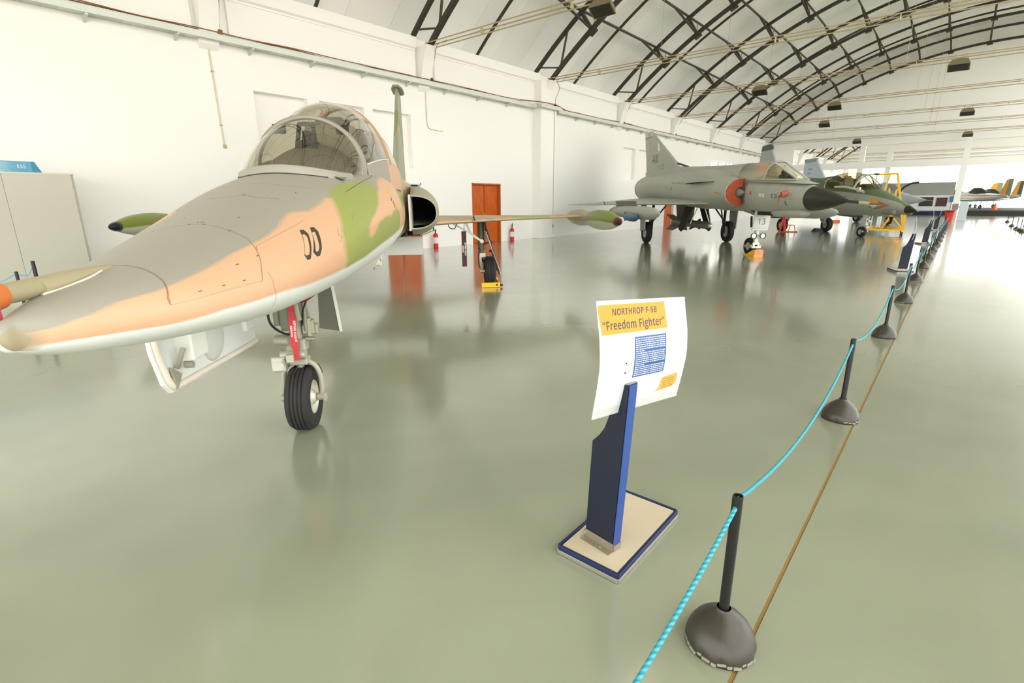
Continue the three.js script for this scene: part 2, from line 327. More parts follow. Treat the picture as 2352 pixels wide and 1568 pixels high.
  trussZ.slice(0, -1).forEach((z, i) => { const r = solo('roof_rafter', rafterGeo, M.steelDark, i === 0 ? 'slim arched rafter between the two trusses behind the viewer' : i === 1 ? 'slim arched rafter just ahead of the truss over the viewer' : `slim arched rafter between trusses, ${i === 2 ? 'nearest' : ord[i - 3]} one in view`, 'roof rafter', 'slim rafters between trusses'); r.position.z = z - BAY / 2; });
}
// flood lamps on the tie rods (switched off)
{
  const t = thing('flood_lamp', 'dark box flood lamp at the top edge of the view, above the delta jet', 'lamp', [-7.03, 5.86, -11.6], 0, 'box flood lamps on the tie rods');
  part(t, 'housing', [extrude([[-.28, -.13], [.28, -.13], [.2, .06], [-.2, .06]], .34, .01), box(.2, .1, .2, 0, .1, 0)], std('#7d7358', .5, .2)).rotation.x = -.55;
  part(t, 'lens', box(.52, .012, .3, 0, -.136, 0), std('#2c2a24', .3)).rotation.x = -.55; part(t, 'bracket', [box(.03, .22, .03, -.15, .2, 0), box(.03, .22, .03, .15, .2, 0)], M.conduit);
  for (const [x, z, l] of [[-7, -24, 'box flood lamp among the trusses above the grey delta jet cockpit'], [-.8, -24, 'largest box flood lamp against the white end wall at upper right'], [-5.34, -30.2, 'small flood lamp at the left edge of the white gable, highest there'], [-.5, -36.8, 'flood lamp under the middle wire, straight above the right post'], [-6.9, -36.8, 'flood lamp on the wire left of the gable centre, above the green jet'], [-.4, -49.2, 'flood lamp right at the head of the right white post'], [-6.85, -49.2, 'flood lamp at the head of the left white post of the end wall']]) copyOf(t, [x, 5.86, z], 0, l);
}
// cable tray along the left wall, conduits, junction boxes
{
  const t = thing('cable_tray', 'grey perforated cable tray running along the white left wall', 'cable tray');
  const perf = std('#ffffff', .5, .2, { map: canvasTex(128, 32, (c, w, h) => { c.fillStyle = '#d2d6cb'; c.fillRect(0, 0, w, h); c.fillStyle = '#9fa498'; for (let i = 0; i < 8; i++) c.fillRect(i * 16 + 5, 6, 5, 20); }) });
  perf.map.repeat.set(2.2, 1);
  const run = (x, a, b, n = 'tray') => part(t, n, [boxUV(.03, .13, a - b, x + .1, 5.13, (a + b) / 2), boxUV(.2, .012, a - b, x, 5.07, (a + b) / 2), boxUV(.012, .13, a - b, x - .09, 5.13, (a + b) / 2)].map((g) => g), perf);
  run(XW + .16, 8, -17.35); run(XW + .5, -17.2, -18.55); run(XW + .16, -18.5, -49.8);
  part(t, 'tray_elbow', bar([XW + .2, 5.13, -17.1], [XW + .55, 5.13, -17.4], .03, .13, [0, 1, 0]), M.tray); part(t, 'tray_elbow', bar([XW + .2, 5.13, -18.85], [XW + .55, 5.13, -18.5], .03, .13, [0, 1, 0]), M.tray);
  for (let z = 6.2; z > -49; z -= 1.57) if (Math.abs(z + 17.9) > .9) part(t, 'bracket', [extrude([[0, 0], [.26, 0], [.26, -.03], [0, -.12]], .05).translate(XW, 5.06, z)], M.tray);
  const cab = []; for (let i = 0; i < 2; i++) { const p = []; for (let z = 8; z > -49.5; z -= 1.1) { const near = Math.abs(z + 17.9) < .8 ? .36 : 0; p.push([XW + .12 + .08 * i + near + .02 * rnd(), 5.22 + .05 * rnd(), z]); } cab.push(p); }
  cab.forEach((p) => part(t, 'cable', tube(p, .012, 160, 5), M.rust, 'rusty brown cable'));
  trussZ.forEach((z, i) => {
    const near = Math.abs(z + 17.9) < 1, x0 = near ? .5 : .2;
    const c = thing('conduit', i < 2 ? `thin conduit from tray to truss foot, ${i ? 'over' : 'behind'} the viewer` : `thin curved conduit from tray to truss foot, ${i === 2 ? 'nearest' : ord[i - 3]} in view along the wall`, 'conduit', [0, 0, 0], 0, 'conduits up to the truss feet');
    part(c, 'pipe', tube([[XW + x0, 5.2, z - .22], [XW + x0 + .03, 5.5, z - .22], [XW + x0 + .22, 5.85, z - .2], [XW + .68, 6.12, z - .08], [XW + 1.2, 6.16, z]], .013, 30, 6), M.conduit);
    part(c, 'junction_box', rbox(.08, .13, .1, .01, XW + x0, 5.24, z - .22), i % 3 ? M.rust : M.darkGrey);
  });
  const drop = (name, pts, label, extra) => { const c = thing('conduit', label, 'conduit'); part(c, 'pipe', tube(pts, .014, 40, 6, false, .1), std('#d4cdb4', .55)); if (extra) part(c, 'socket_box', extra, M.conduit); };
  const x = XW + .02;
  drop('', [[x, 5.9, -5.44], [x, 5.0, -5.45], [x, 4, -5.47], [x, 2.85, -5.49]], 'straight vertical conduit ending in mid wall left of the canopy', [rbox(.03, .08, .07, .008, x, 2.83, -5.5), box(.03, .03, .06, x, 4.45, -5.46), box(.03, .03, .06, x, 3.3, -5.48)]);
  drop('', [[x, 5.06, -11.85], [x, 4.4, -11.85], [x, 3.98, -11.86], [x, 3.84, -11.93], [x, 3.81, -12.1], [x, 3.8, -12.55]], 'conduit bending to the horizontal behind the tail fin');
  drop('', [[XW + .43, 5.1, -18.33], [XW + .43, 3, -18.33], [XW + .43, .2, -18.33]], 'thin vertical conduit down the white pilaster', [rbox(.03, .12, .08, .008, XW + .43, .5, -18.33)]);
}
// ---------- paint ----------
// soft edged polygon on a canvas
function softPoly(c, pts, color, soft) {
  c.lineJoin = 'round'; c.fillStyle = color; c.strokeStyle = color; c.beginPath(); pts.forEach(([x, y], i) => i ? c.lineTo(x, y) : c.moveTo(x, y)); c.closePath(); c.fill();
  for (let k = 1; k <= 6; k++) { c.globalAlpha = .16; c.lineWidth = soft * 2 * k / 6; c.stroke(); } c.globalAlpha = 1;
}
function camo(w, h, cols, n, r0, r1) {
  return canvasTex(w, h, (c) => {
    c.fillStyle = cols[0]; c.fillRect(0, 0, w, h);
    for (let i = 0; i < n; i++) { const cx = rnd() * w, cy = rnd() * h, r = r0 + rnd() * (r1 - r0), a0 = rnd() * 6; for (const ox of [-w, 0, w]) softPoly(c, range(0, 1, 14).map((u) => { const a = u * 6.283, q = r * (.7 + .3 * Math.sin(a * 2 + a0) + .2 * Math.sin(a * 3 + 2 * a0)); return [cx + ox + q * Math.cos(a) * 1.5, cy + q * Math.sin(a)]; }), cols[1 + i % (cols.length - 1)], 5); }
  });
}
const C5 = { grey: '#999586', tan: '#d2a581', green: '#929a50', belly: '#dfe2dc' };
// ---------- two-seat jet with camouflage, nose towards the viewer ----------
const F5 = [[-2.203, 1.288, 1.204, .02, .376, 2.09, 2.19], [-2.16, 1.297, 1.188, .05, .40, 2.09, 2.19], [-2.053, 1.316, 1.157, .103, .45, 2.1, 2.19], [-1.703, 1.367, 1.099, .261, .43, 2.08, 2.22], [-1.003, 1.496, 1.023, .437, .505, 2.02, 2.19], [-.003, 1.722, .984, .582, .572, 1.84, 2.17], [.997, 1.86, .977, .648, .559, 1.95, 2.17], [1.997, 1.94, .977, .585, .451, 2.1, 2.2], [3.197, 1.98, .957, .505, .443, 2.1, 2.25], [4.4, 2.0, .94, .47, .46, 2.1, 2.3], [6, 2.02, .93, .47, .47, 2.1, 2.4], [8, 1.98, .96, .47, .5, 2.1, 2.4], [10, 1.9, 1.04, .45, .5, 2.1, 2.2], [11.2, 1.84, 1.12, .40, .5, 2, 2]];
const bodyY = (T, s, t) => { const S = T.map((r) => r[0]), q = (k) => hermite(S, T.map((r) => r[k]), s), ym = q(2) + (q(1) - q(2)) * q(4), u = Math.min(1, Math.abs(t) / q(3)); return ym + (q(1) - ym) * (1 - u ** q(5)) ** (1 / q(5)); };
const vAt = (T, s, y) => { const S = T.map((r) => r[0]), q = (k) => hermite(S, T.map((r) => r[k]), s), ym = q(2) + (q(1) - q(2)) * q(4), up = y > ym, k = Math.min(1, Math.abs(y - ym) / (up ? q(1) - ym : ym - q(2))), a = Math.asin(k ** ((up ? q(5) : q(6)) / 2)); return ((up ? a : -a) + Math.PI / 2) / (2 * Math.PI); };
const f5skin = canvasTex(2048, 2048, (c, W, H) => {
  const P = ([s, v]) => [(s + 2.25) / 6 * W, (1 - v) * H], Q = ([s, v]) => [(s + 2.25) / 6 * W, v * H];
  c.fillStyle = C5.tan; c.fillRect(0, 0, W, H);
  const grey = [[-2.3, .285], [-2.16, .295], [-2.14, .299], [-2.10, .312], [-2.07, .314], [-2.03, .33], [-1.99, .344], [-1.93, .347], [-1.87, .349], [-1.81, .358], [-1.72, .367], [-1.58, .376], [-1.46, .385], [-1.26, .387], [-1.18, .387], [-1.02, .394], [-.94, .402], [-.82, .408], [-.76, .404], [-.65, .385], [-.48, .384], [-.36, .388], [-.28, .376], [.3, .36], [.56, .338], [.7, .35], [.89, .365], [1.3, .372], [1.62, .376], [1.75, .40], [1.85, .5]];
  const green = [[-.28, .376], [-.19, .388], [.08, .387], [.25, .381], [.44, .374], [.54, .36], [.57, .347], [.48, .335], [.40, .325], [.23, .305], [.07, .291], [.01, .285], [-.11, .278], [-.21, .262], [-.22, .235], [-.11, .226], [-.03, .233], [.05, .244], [.13, .249], [.30, .255], [.51, .246], [.64, .259], [.79, .264], [.92, .249], [1.01, .229], [1.15, .19], [-.57, .18], [-.60, .215], [-.63, .235], [-.65, .26], [-.61, .295], [-.47, .336], [-.38, .356]];
  const belly = [[-2.3, .14], [-2.2, .15], [-2.16, .177], [-2.11, .195], [-2.04, .197], [-1.86, .202], [-1.67, .224], [-1.33, .222], [-1.11, .207], [-.81, .196], [-.53, .187], [-.18, .182], [.25, .19], [.88, .197], [1.6, .2], [4, .2], [4, -.02], [-2.3, -.02]];
  for (const F of [P, Q]) {
    softPoly(c, [...grey, [1.85, .52], [-2.3, .52]].map(F), C5.grey, 14);
    softPoly(c, [[2.2, .3], [2.5, .36], [2.5, .44], [3.0, .46], [3.4, .52], [4, .52], [4, .3], [3, .27]].map(F), C5.green, 14);
    softPoly(c, green.map(F), C5.green, 16);
    softPoly(c, belly.map(F), C5.belly, 16);
  }
  for (const F of [P, Q]) softPoly(c, [[-2.25, .1], [-2.2, .1], [-2.185, .25], [-2.2, .31], [-2.23, .36], [-2.25, .36]].map(F), '#9a8f70', 10);
  // wear
  for (let i = 0; i < 900; i++) { const a = rnd() * .04; c.fillStyle = rnd() > .5 ? `rgba(60,50,35,${a})` : `rgba(255,245,225,${a})`; const x = rnd() * W, y = rnd() * H, w = 10 + rnd() * 160; c.fillRect(x, y, w, 1 + rnd() * 5); }
  const line = (pts, col = 'rgba(80,58,30,.6)', w = 1.7) => { for (const F of [P, Q]) { c.strokeStyle = col; c.lineWidth = w; c.beginPath(); pts.map(F).forEach(([x, y], i) => i ? c.lineTo(x, y) : c.moveTo(x, y)); c.stroke(); } };
  line([[-1.752, .5], [-1.752, .489], [-1.766, .4525], [-1.786, .4176], [-1.807, .3795], [-1.855, .3118], [-1.861, .2878], [-1.855, .2835], [-1.811, .286], [-1.721, .2884], [-1.609, .2881], [-1.488, .2833], [-1.458, .2803], [-1.425, .3112], [-1.355, .351], [-1.297, .3847], [-1.269, .4004], [-1.249, .4213], [-1.23, .4398], [-1.178, .4891], [-1.178, .5]]);
  line([[-1.329, .3628], [-1.302, .3743], [-1.13, .3754], [-.819, .3732]]);
  line([[1.6, .392], [1.16, .386], [.915, .3776], [.415, .3735], [.023, .3698], [-.06, .3695]], 'rgba(45,40,30,.9)', 2.6);
  line([[-.627, .3149], [-.664, .3061], [-.68, .2968], [-.662, .2891], [-.688, .2816], [-.711, .2774]], 'rgba(90,60,30,.8)', 1.6);
  line([[-.323, .3202], [-.407, .3061]]); line([[-1.40, .30], [-1.40, .25], [-1.36, .17]], 'rgba(120,80,40,.45)', 1.5); line([[1.75, .2], [1.7, .3], [1.72, .4]], 'rgba(70,48,22,.5)');
  line([[-.62, .5], [-.66, .47], [-.62, .44]], 'rgba(60,52,40,.7)'); line([[-.35, .5], [-.36, .46], [-.30, .42]], 'rgba(60,52,40,.5)', 1.6);
  for (const F of [P, Q]) for (const d of [[-1.143, .497], [-1.177, .489], [-1.23, .4398], [-.61, .498], [-1.025, .4582], [-1.366, .3503], [-1.543, .3], [-1.644, .3053], [-1.745, .3091], [-.45, .43], [-1.5, .35]]) { const [x, y] = F(d); c.fillStyle = 'rgba(50,35,18,.85)'; c.beginPath(); c.arc(x, y, 3, 0, 7); c.fill(); }
  const poly = (pts, F, col) => { c.fillStyle = col; c.beginPath(); pts.map(F).forEach(([x, y], i) => i ? c.lineTo(x, y) : c.moveTo(x, y)); c.closePath(); c.fill(); };
  const hole = (pts, F) => poly(pts, F, C5.tan);
  poly([[-.945, .3592], [-.915, .3557], [-.922, .3416], [-1.044, .2921], [-1.07, .2809], [-1.101, .2813], [-1.104, .2978]], P, '#37352f');
  hole([[-.974, .3459], [-.952, .3463], [-.954, .3433], [-.957, .3364], [-1.052, .2966], [-1.064, .2934], [-1.095, .2951], [-1.092, .3018]], P);
  poly([[-.853, .3518], [-.822, .3483], [-.83, .3349], [-.928, .2901], [-.977, .2752], [-1.008, .2775], [-1.021, .2938]], P, '#37352f');
  hole([[-.892, .3383], [-.87, .3388], [-.861, .336], [-.875, .3306], [-.946, .2955], [-.97, .2898], [-.991, .2904], [-.988, .2968]], P);
  // rescue stencil: small black slashes and a yellow square
  poly([[.80, .2876], [.705, .2744], [.80, .270], [.89, .282]], P, '#d2a316');
  for (const k of [0, 1, 2]) poly([[.70 + .0 * k, .272 + k * .012], [.78, .282 + k * .012], [.79, .279 + k * .012], [.71, .269 + k * .012]], P, '#2b2a26');
  poly([[.92, .33], [.9, .32], [.70, .315], [.72, .325]], P, '#dba43c');
});
const jetPaint = (t, r = .5) => std('#ffffff', r, 0, { map: t });
{
  const jet = thing('fighter_jet', 'nearest two-seat jet in grey, tan and green camouflage with 00 on its nose', 'jet', [-3.286, 0, -1.617], 47.3 * Math.PI / 180, 'parked jets');
  const skin = jetPaint(f5skin, .42), camoT = camo(1024, 512, ['#c4a27a', '#a09c88', '#a0a46a'], 30, 30, 80), finM = jetPaint(camo(512, 512, ['#a5a78c', '#c7a683', '#8f9863'], 14, 25, 60), .5), camoM = jetPaint(camoT, .5), bellyM = std(C5.belly, .45), greyM = std(C5.grey, .45);
  const sF = [-2.238, -2.235, -2.228, -2.217, -2.203, -2.195, -2.18, ...range(-2.16, -1.7, 40), ...range(-1.68, 3.6, 190)];
  part(jet, 'forward_fuselage', loft(sF.map((s) => { const r = bodyRing(F5, Math.max(s, -2.203), 144); if (s >= -2.203) return r; const k = Math.sqrt(Math.max(.0004, 1 - ((-2.203 - s) / .0352) ** 2)); return r.map(([x, y]) => [x * k, 1.243 + (y - 1.243) * k, -s]); }), { caps: 'start', uv: (i, v) => [(sF[i] + 2.25) / 6, v] }), skin);
  const sA = range(3.6, 11.2, 34); const camoRep = camoM;
  part(jet, 'rear_fuselage', loft(sA.map((s) => bodyRing(F5, s, 64)), { caps: 'end', uv: (i, v) => [(sA[i] - 3.6) / 5, v * 1.0] }), camoRep);
  // intakes and engine trunks
  const TR = [[3.8, 1.17, 1.63, .355, .545], [4.0, 1.13, 1.67, .375, .545], [4.5, 1.07, 1.73, .40, .52], [5.5, 1.0, 1.79, .42, .45], [7, .98, 1.82, .42, .38], [9, 1.02, 1.82, .38, .28], [11, 1.1, 1.78, .32, .18]];
  const dRing = (s, inset, k) => { const S = TR.map((r) => r[0]), q = (j) => hermite(S, TR.map((r) => r[j]), Math.max(3.8, Math.min(11, s))), b = q(1) + inset, t = q(2) - inset, w = q(3) - inset, x = q(4) + inset * .6, m = (b + t) / 2, h = (t - b) / 2, out = []; for (let i = 0; i <= 20; i++) { const a = -Math.PI / 2 + Math.PI * i / 20; out.push([k * (x + w * sgnpow(Math.cos(a), .85)), m + h * sgnpow(Math.sin(a), .85), -s]); } for (let i = 1; i < 8; i++) out.push([k * x, t + (b - t) * i / 8, -s]); return out; };
  for (const k of [1, -1]) {
    const d = part(jet, 'engine_trunk', loft(range(3.8, 11, 36).map((s) => dRing(s, 0, k)), { uv: (i, v) => [i / 30, v] }), std('#a19d86', .5));
    part(d, 'intake_lip', loft([dRing(3.8, 0, k), dRing(3.788, .006, k), dRing(3.788, .016, k), dRing(3.81, .024, k), dRing(4.1, .03, k)]), std('#b9b7a8', .45));
    part(d, 'duct', loft([dRing(4.0, .028, k), dRing(4.6, .035, k), dRing(5.6, .05, k)], { caps: 'end' }), std('#1b1a18', .8), 'dark inside of the air intake');
    part(d, 'splitter_plate', box(.014, .47, .42, k * .545, 1.4, -3.79), std('#dcdcd2', .5), 'pale plate between intake and fuselage');
    part(jet, 'exhaust', [lathe([[.26, 0], [.25, .25], [.2, .3], [.2, -.2], [.24, -.2]], 28).rotateX(-Math.PI / 2).translate(k * .26, 1.42, -11.1)], M.alu);
    // wing with leading edge flap joint, tip tank
    const wsecs = [[.5, 1.215, 4.2, 7.8, .1, .03], [.8, 1.215, 4.55, 7.78, .15, .03], [.98, 1.215, 4.95, 7.76, .16, .03], [2.2, 1.235, 5.75, 7.66, .1, .01], [3.66, 1.245, 6.6, 7.55, .055]].map((r) => [k * r[0], ...r.slice(1)]);
    const w = part(jet, 'wing', (() => { const g = wing(k > 0 ? wsecs : wsecs.slice().reverse(), 14); const p = g.attributes.position, u = g.attributes.uv; for (let i = 0; i < p.count; i++) u.setXY(i, p.getX(i) / 3.2, p.getZ(i) / 3.2); return g; })(), camoM);
    part(w, 'flap_seam', bar([k * 1.5, 1.245, -5.25], [k * 1.5, 1.29, -5.8], .012, .03), M.darkGrey);
    const tankP = [[.055, 4.93], [.075, 4.985], [.115, 5.15], [.155, 5.4], [.178, 5.75], [.178, 6.05], [.16, 6.35], [.136, 6.65], [.14, 6.95], [.165, 7.25], [.168, 7.55], [.15, 7.9], [.1, 8.3], [.05, 8.55], [0, 8.62]];
    const tt = part(jet, 'tip_tank', (() => { const g = lathe(tankP.map(([r, y]) => [r, y]), 36); g.rotateX(-Math.PI / 2).translate(k * 3.86, 1.205, 0); const p = g.attributes.position, u = g.attributes.uv; for (let i = 0; i < p.count; i++) u.setXY(i, (-p.getZ(i) - 4.9) / 3.8, (p.getY(i) - 1.02) / .37); return g; })(),
      jetPaint(canvasTex(512, 128, (c, W, H) => { c.fillStyle = '#7d8a35'; c.fillRect(0, 0, W, H); softPoly(c, [[190, -5], [215, 60], [205, 140], [520, 140], [520, -5]], '#a39a80', 8); softPoly(c, [[440, -5], [450, 140], [520, 140], [520, -5]], '#d2a584', 8); softPoly(c, [[-5, 78], [80, 68], [170, 74], [215, 84], [520, 90], [520, 140], [-5, 140]], '#c9c9b4', 6); }), .4), k > 0 ? 'green and pale tip tank with dark red nose' : 'green tip tank with black nose cap');
    part(tt, 'nose_cap', lathe([[0, 4.775], [.02, 4.79], [.05, 4.85], [.068, 4.92], [.076, 4.985], [.05, 4.985]], 24).rotateX(-Math.PI / 2).translate(k * 3.86, 1.205, 0), k > 0 ? std('#4a1512', .3) : std('#101d22', .25));
    part(jet, 'tailplane', wing([[k * .4, 1.12, 9.6, 11.2, .1], [k * 2.1, 1.06, 10.6, 11.3, .04]].slice(0, 2).sort((a, b) => k * (a[0] - b[0]) * k), 8), camoM);
  }
  // fin
  const fin = part(jet, 'tail_fin', (() => { const rings = range(0, 1, 6).map((u) => { const y = 1.9 + 2.12 * u, le = 7.6 + 1.75 * u, te = 10.75 - .15 * u, th = .17 - .11 * u, r = []; for (let i = 0; i <= 10; i++) { const q = 1 - i / 10; r.push([th / 2 * Math.sin(Math.PI * Math.min(1, .12 + q * .88) ** .6), y, -(le + (te - le) * q)]); } for (let i = 1; i < 10; i++) { const q = i / 10; r.push([-th / 2 * Math.sin(Math.PI * Math.min(1, .12 + q * .88) ** .6), y, -(le + (te - le) * q)]); } return r; }); return loft(rings, { caps: true, uv: (i, v) => [v * .6, i / 8] }); })(), finM);
  part(fin, 'fin_cap', extrude([[-.055, -.5], [.055, -.5], [.12, -.15], [.12, .35], [.07, .5], [-.07, .5], [-.12, .35], [-.12, -.15]], .05, .01).rotateX(-Math.PI / 2).translate(0, 4.04, -9.75), std('#7d7d5c', .5));
  // windscreen, canopies
  const bowPt = (a) => [.40 * Math.cos(a), 1.80 + .375 * Math.sin(a), -.87];
  const basePt = (f) => { const t = .405 * Math.sin(f), s = .87 - .85 * Math.cos(f) ** .72; return [t, bodyY(F5, s, t) + .008 + .03 * Math.cos(f), -s]; };
  const uArr = range(-1, 1, 32), clampU = (u) => u;
  const wsR = range(0, 1, 10).map((q) => uArr.map((u) => { const b = basePt(u * Math.PI / 2), w = bowPt(Math.PI / 2 - u * Math.PI / 2), k = .035 * Math.sin(Math.PI * q) * Math.cos(u * 1.2); return [b[0] + (w[0] - b[0]) * q, b[1] + (w[1] - b[1]) * q + k, b[2] + (w[2] - b[2]) * q + k * .4]; }));
  const tint = phys('#e9e6d8', { transmission: 1, thickness: 0, roughness: .02, ior: 1.5, specularIntensity: 1 });
  part(jet, 'windscreen', loft(wsR, { closed: false }), tint);
  const lipO = uArr.map((u) => { const b = basePt(u * Math.PI / 2 * .999), f = u * Math.PI / 2; return [b[0] * 1.04, b[1] - .04, b[2] + .026 * Math.cos(f)]; }), lipM = uArr.map((u, i) => { const b = basePt(u * Math.PI / 2), o = lipO[i]; return [b[0] * 1.02, b[1] + .006, b[2] + .015 * Math.cos(u * Math.PI / 2)]; }), lipI = uArr.map((u) => { const b = basePt(u * Math.PI / 2); return [b[0] * .985, b[1] + .014, b[2] - .012]; });
  part(jet, 'windscreen_sill', loft([lipO, lipM, lipI].map((r) => r.slice(4, -4)), { closed: false }), greyM);
  part(jet, 'windscreen_seam', tube(uArr.filter((u) => Math.abs(u) < .5).map((u) => { const i = uArr.indexOf(u), o = lipO[i]; const s = -o[2]; return [o[0] * 1.02, bodyY(F5, s, o[0] * 1.02) + .001, o[2] + .006]; }), .004, 60, 6), M.darkGrey);
  const arch = (s, w, y0, top, n = 40, a0 = 0, a1 = Math.PI) => range(a0, a1, n).map((a) => [w * Math.cos(a), y0 + (top - y0) * Math.sin(a), -s]);
  const bowR = (grow, s) => arch(s, .40 + grow, 1.79, 2.172 + grow, 40, -.1, Math.PI + .1);
  part(jet, 'canopy_bow', loft([bowR(-.012, .84), bowR(.014, .84), bowR(.018, .93), bowR(-.008, .93), bowR(-.012, .84)], { closed: false }), greyM);
  const CT = [[.9, 2.19, .42], [1.4, 2.36, .455], [2.0, 2.455, .47], [2.5, 2.485, .47], [3.2, 2.48, .46], [4.0, 2.41, .43], [4.8, 2.27, .40], [5.6, 2.13, .34], [6.6, 2.04, .25]], ct = (s, k) => hermite(CT.map((r) => r[0]), CT.map((r) => r[k]), s);
  const cR = (s, a0, a1, g = 0, n = 40) => arch(s, ct(s, 2) + g, 1.70, ct(s, 1) + g, n, a0, a1);
  const sill = (s) => .27 + .09 * Math.min(1, (s - .9) / 1.4);
  part(jet, 'front_canopy', loft(range(.93, 2.36, 18).map((s) => cR(s, sill(s), Math.PI - sill(s))), { closed: false }), tint);
  part(jet, 'rear_canopy', loft(range(2.5, 3.75, 14).map((s) => cR(s, .36, Math.PI - .36)), { closed: false }), tint);
  part(jet, 'canopy_arch', loft([cR(2.36, .3, Math.PI - .3, -.012), cR(2.36, .3, Math.PI - .3, .012), cR(2.5, .3, Math.PI - .3, .012), cR(2.5, .3, Math.PI - .3, -.012)], { closed: false }), std('#b98f68', .5));
  for (const k of [1, -1]) {
    const side = range(.93, 3.8, 26).map((s) => range(0, 1, 6).map((u) => { const a = -.02 + (sill(s) + .02) * u, w = ct(s, 2) + .006; return [k * w * Math.cos(a), 1.70 + (ct(s, 1) - 1.70) * Math.sin(a), -s]; }));
    part(jet, 'canopy_frame', loft(side.slice(0, 12), { closed: false }), greyM); part(jet, 'canopy_frame', loft(side.slice(11), { closed: false }), std(C5.tan, .45));
    part(jet, 'canopy_rail', tube(range(.93, 2.36, 10).map((s) => { const a = sill(s), w = ct(s, 2) + .008; return [k * w * Math.cos(a), 1.70 + (ct(s, 1) - 1.70) * Math.sin(a), -s]; }), .007, 30, 6), std('#d8d7cc', .4));
  }
  part(jet, 'dorsal_spine', loft([...range(3.75, 6.6, 16).map((s) => cR(s, -.05, Math.PI + .05)), ...range(6.8, 10, 6).map((s) => arch(s, .25 - (s - 6.6) * .03, 1.70, 2.04 - (s - 6.6) * .02, 40, -.05, Math.PI + .05))], { closed: false, uv: (i, v) => [i / 18, v] }), camoM);
  part(jet, 'cockpit_deck', loft(range(.2, 3.7, 18).map((s) => range(-1, 1, 8).map((u) => [u * .36, bodyY(F5, s, u * .36) + .012, -s])), { closed: false }), std('#77756a', .7));
  part(jet, 'glareshield', loft(range(0, 1, 8).map((q) => arch(.42 + .62 * q, .2 + .13 * q ** .5, 1.74, 1.80 + .2 * q ** .6, 16)), { closed: false, }), std('#6a665a', .8));
  part(jet, 'gunsight', [bar([-.07, 1.93, -.78], [-.05, 2.12, -.84], .012, .03), bar([.07, 1.93, -.78], [.05, 2.12, -.84], .012, .03), bar([-.06, 2.12, -.84], [.06, 2.12, -.84], .02, .03), box(.13, .1, .16, 0, 1.95, -.86), cyl([0, 1.95, -.8], [0, 2.06, -.84], .035)], M.black);
  for (const [s, up] of [[1.75, 0], [3.05, .06]]) {
    const st = part(jet, 'ejection_seat', [rbox(.44, .75, .16, .03, 0, 1.85 + up, -s), rbox(.5, .12, .12, .02, 0, 1.78 + up, -s + .05)], std('#736e5e', .7));
    part(st, 'headrest', [rbox(.26, .26, .16, .04, 0, 2.17 + up, -s - .02), rbox(.4, .1, .1, .02, 0, 2.1 + up, -s - .04)], std('#5c594d', .7));
    part(st, 'seat_rail', [bar([-.12, 1.8, -s - .1], [-.12, 2.3 + up, -s - .16], .03, .05), bar([.12, 1.8, -s - .1], [.12, 2.3 + up, -s - .16], .03, .05)], M.black);
  }
  part(jet, 'instrument_hood', loft(range(0, 1, 6).map((q) => arch(2.2 + .4 * q, .16 + .2 * q, 1.8, 2.0 + .22 * q ** .5, 14)), { closed: false }), std('#6f6b5e', .8));
  part(jet, 'mirror', [rbox(.1, .07, .03, .01, -.24, 2.1, -.98), rbox(.1, .07, .03, .01, .24, 2.1, -.98)], M.black);
  // boom on top of the nose tip
  const pr = part(jet, 'nose_boom', [cyl([-.05, 1.334, 2.2], [-.05, 1.334, 1.86], .025, .029, 24), loft(range(0, 1, 14).map((q) => { const s = -2.03 + .30 * q, r = .029 * Math.sqrt(Math.max(.01, 1 - q * q * .98)) , x = -.05 + .03 * q; return range(0, 1, 16).slice(0, 16).map((u) => [x + r * (1.15 + .2 * q) * Math.cos(u * 6.283), 1.330 + .022 * q + r * Math.sin(u * 6.283), -s]); }), { caps: true })], std('#a3997a', .5));
  part(pr, 'boom_seam', tube([[-.022, 1.318, 2.045], [-.008, 1.325, 1.99], [.004, 1.340, 1.9], [0, 1.352, 1.83]], .004, 24, 6), std('#cfcbb8', .5));
  part(pr, 'probe_cap', lathe([[0, .15], [.02, .148], [.036, .12], [.04, .06], [.034, 0], [.025, 0]], 24).rotateX(Math.PI / 2).translate(-.05, 1.334, 2.145), std('#cf7336', .55), 'orange cover on the boom tip');
  part(pr, 'cap_flag', box(.006, .05, .03, -.048, 1.276, 2.165), std('#e0566a', .7));
  // nose gear
  const ng = part(jet, 'nose_gear', [cyl([0, .44, 0], [0, .64, .02], .026), cyl([0, .62, .02], [.01, 1.1, .06], .042), rbox(.13, .09, .11, .015, 0, .62, .02), rbox(.12, .05, .1, .012, 0, .5, 0)], M.strutGrey);
  part(ng, 'tyre', wheelGeo(.2285, .165, .53, 4).translate(0, .2285, 0), M.tyre); part(ng, 'wheel_hub', hubGeo(.118, .16).translate(0, .2285, 0), M.rim);
  part(ng, 'fork', [tube([[.118, .225, 0], [.125, .3, 0], [.122, .38, 0], [.1, .45, 0], [.055, .49, 0], [0, .5, 0], [-.055, .49, 0], [-.1, .45, 0], [-.122, .38, 0], [-.125, .3, 0], [-.118, .225, 0]], .017, 60, 10), cyl([.09, .2285, 0], [.15, .2285, 0], .026), cyl([-.09, .2285, 0], [-.15, .2285, 0], .026), rbox(.022, .06, .05, .006, .14, .2285, 0)], M.strutGrey);
  part(ng, 'mudguard', loft(range(-.2, 1.1, 10).map((a) => range(-1, 1, 6).map((u) => [u * .085, .2285 + .252 * Math.cos(a * .9 + .1) - .02 * u * u, .252 * Math.sin(-a * .9 - .1)])), { closed: false }), M.alu);
  part(ng, 'steering_damper', [cyl([-.1, .56, .06], [.06, .56, .06], .034, .034, 18), cyl([-.12, .66, .05], [-.03, .66, .07], .036, .036, 18), rbox(.09, .11, .05, .012, -.115, .50, .07), rbox(.05, .06, .05, .01, -.03, .545, .1)], std('#b8b5a2', .4, .3));
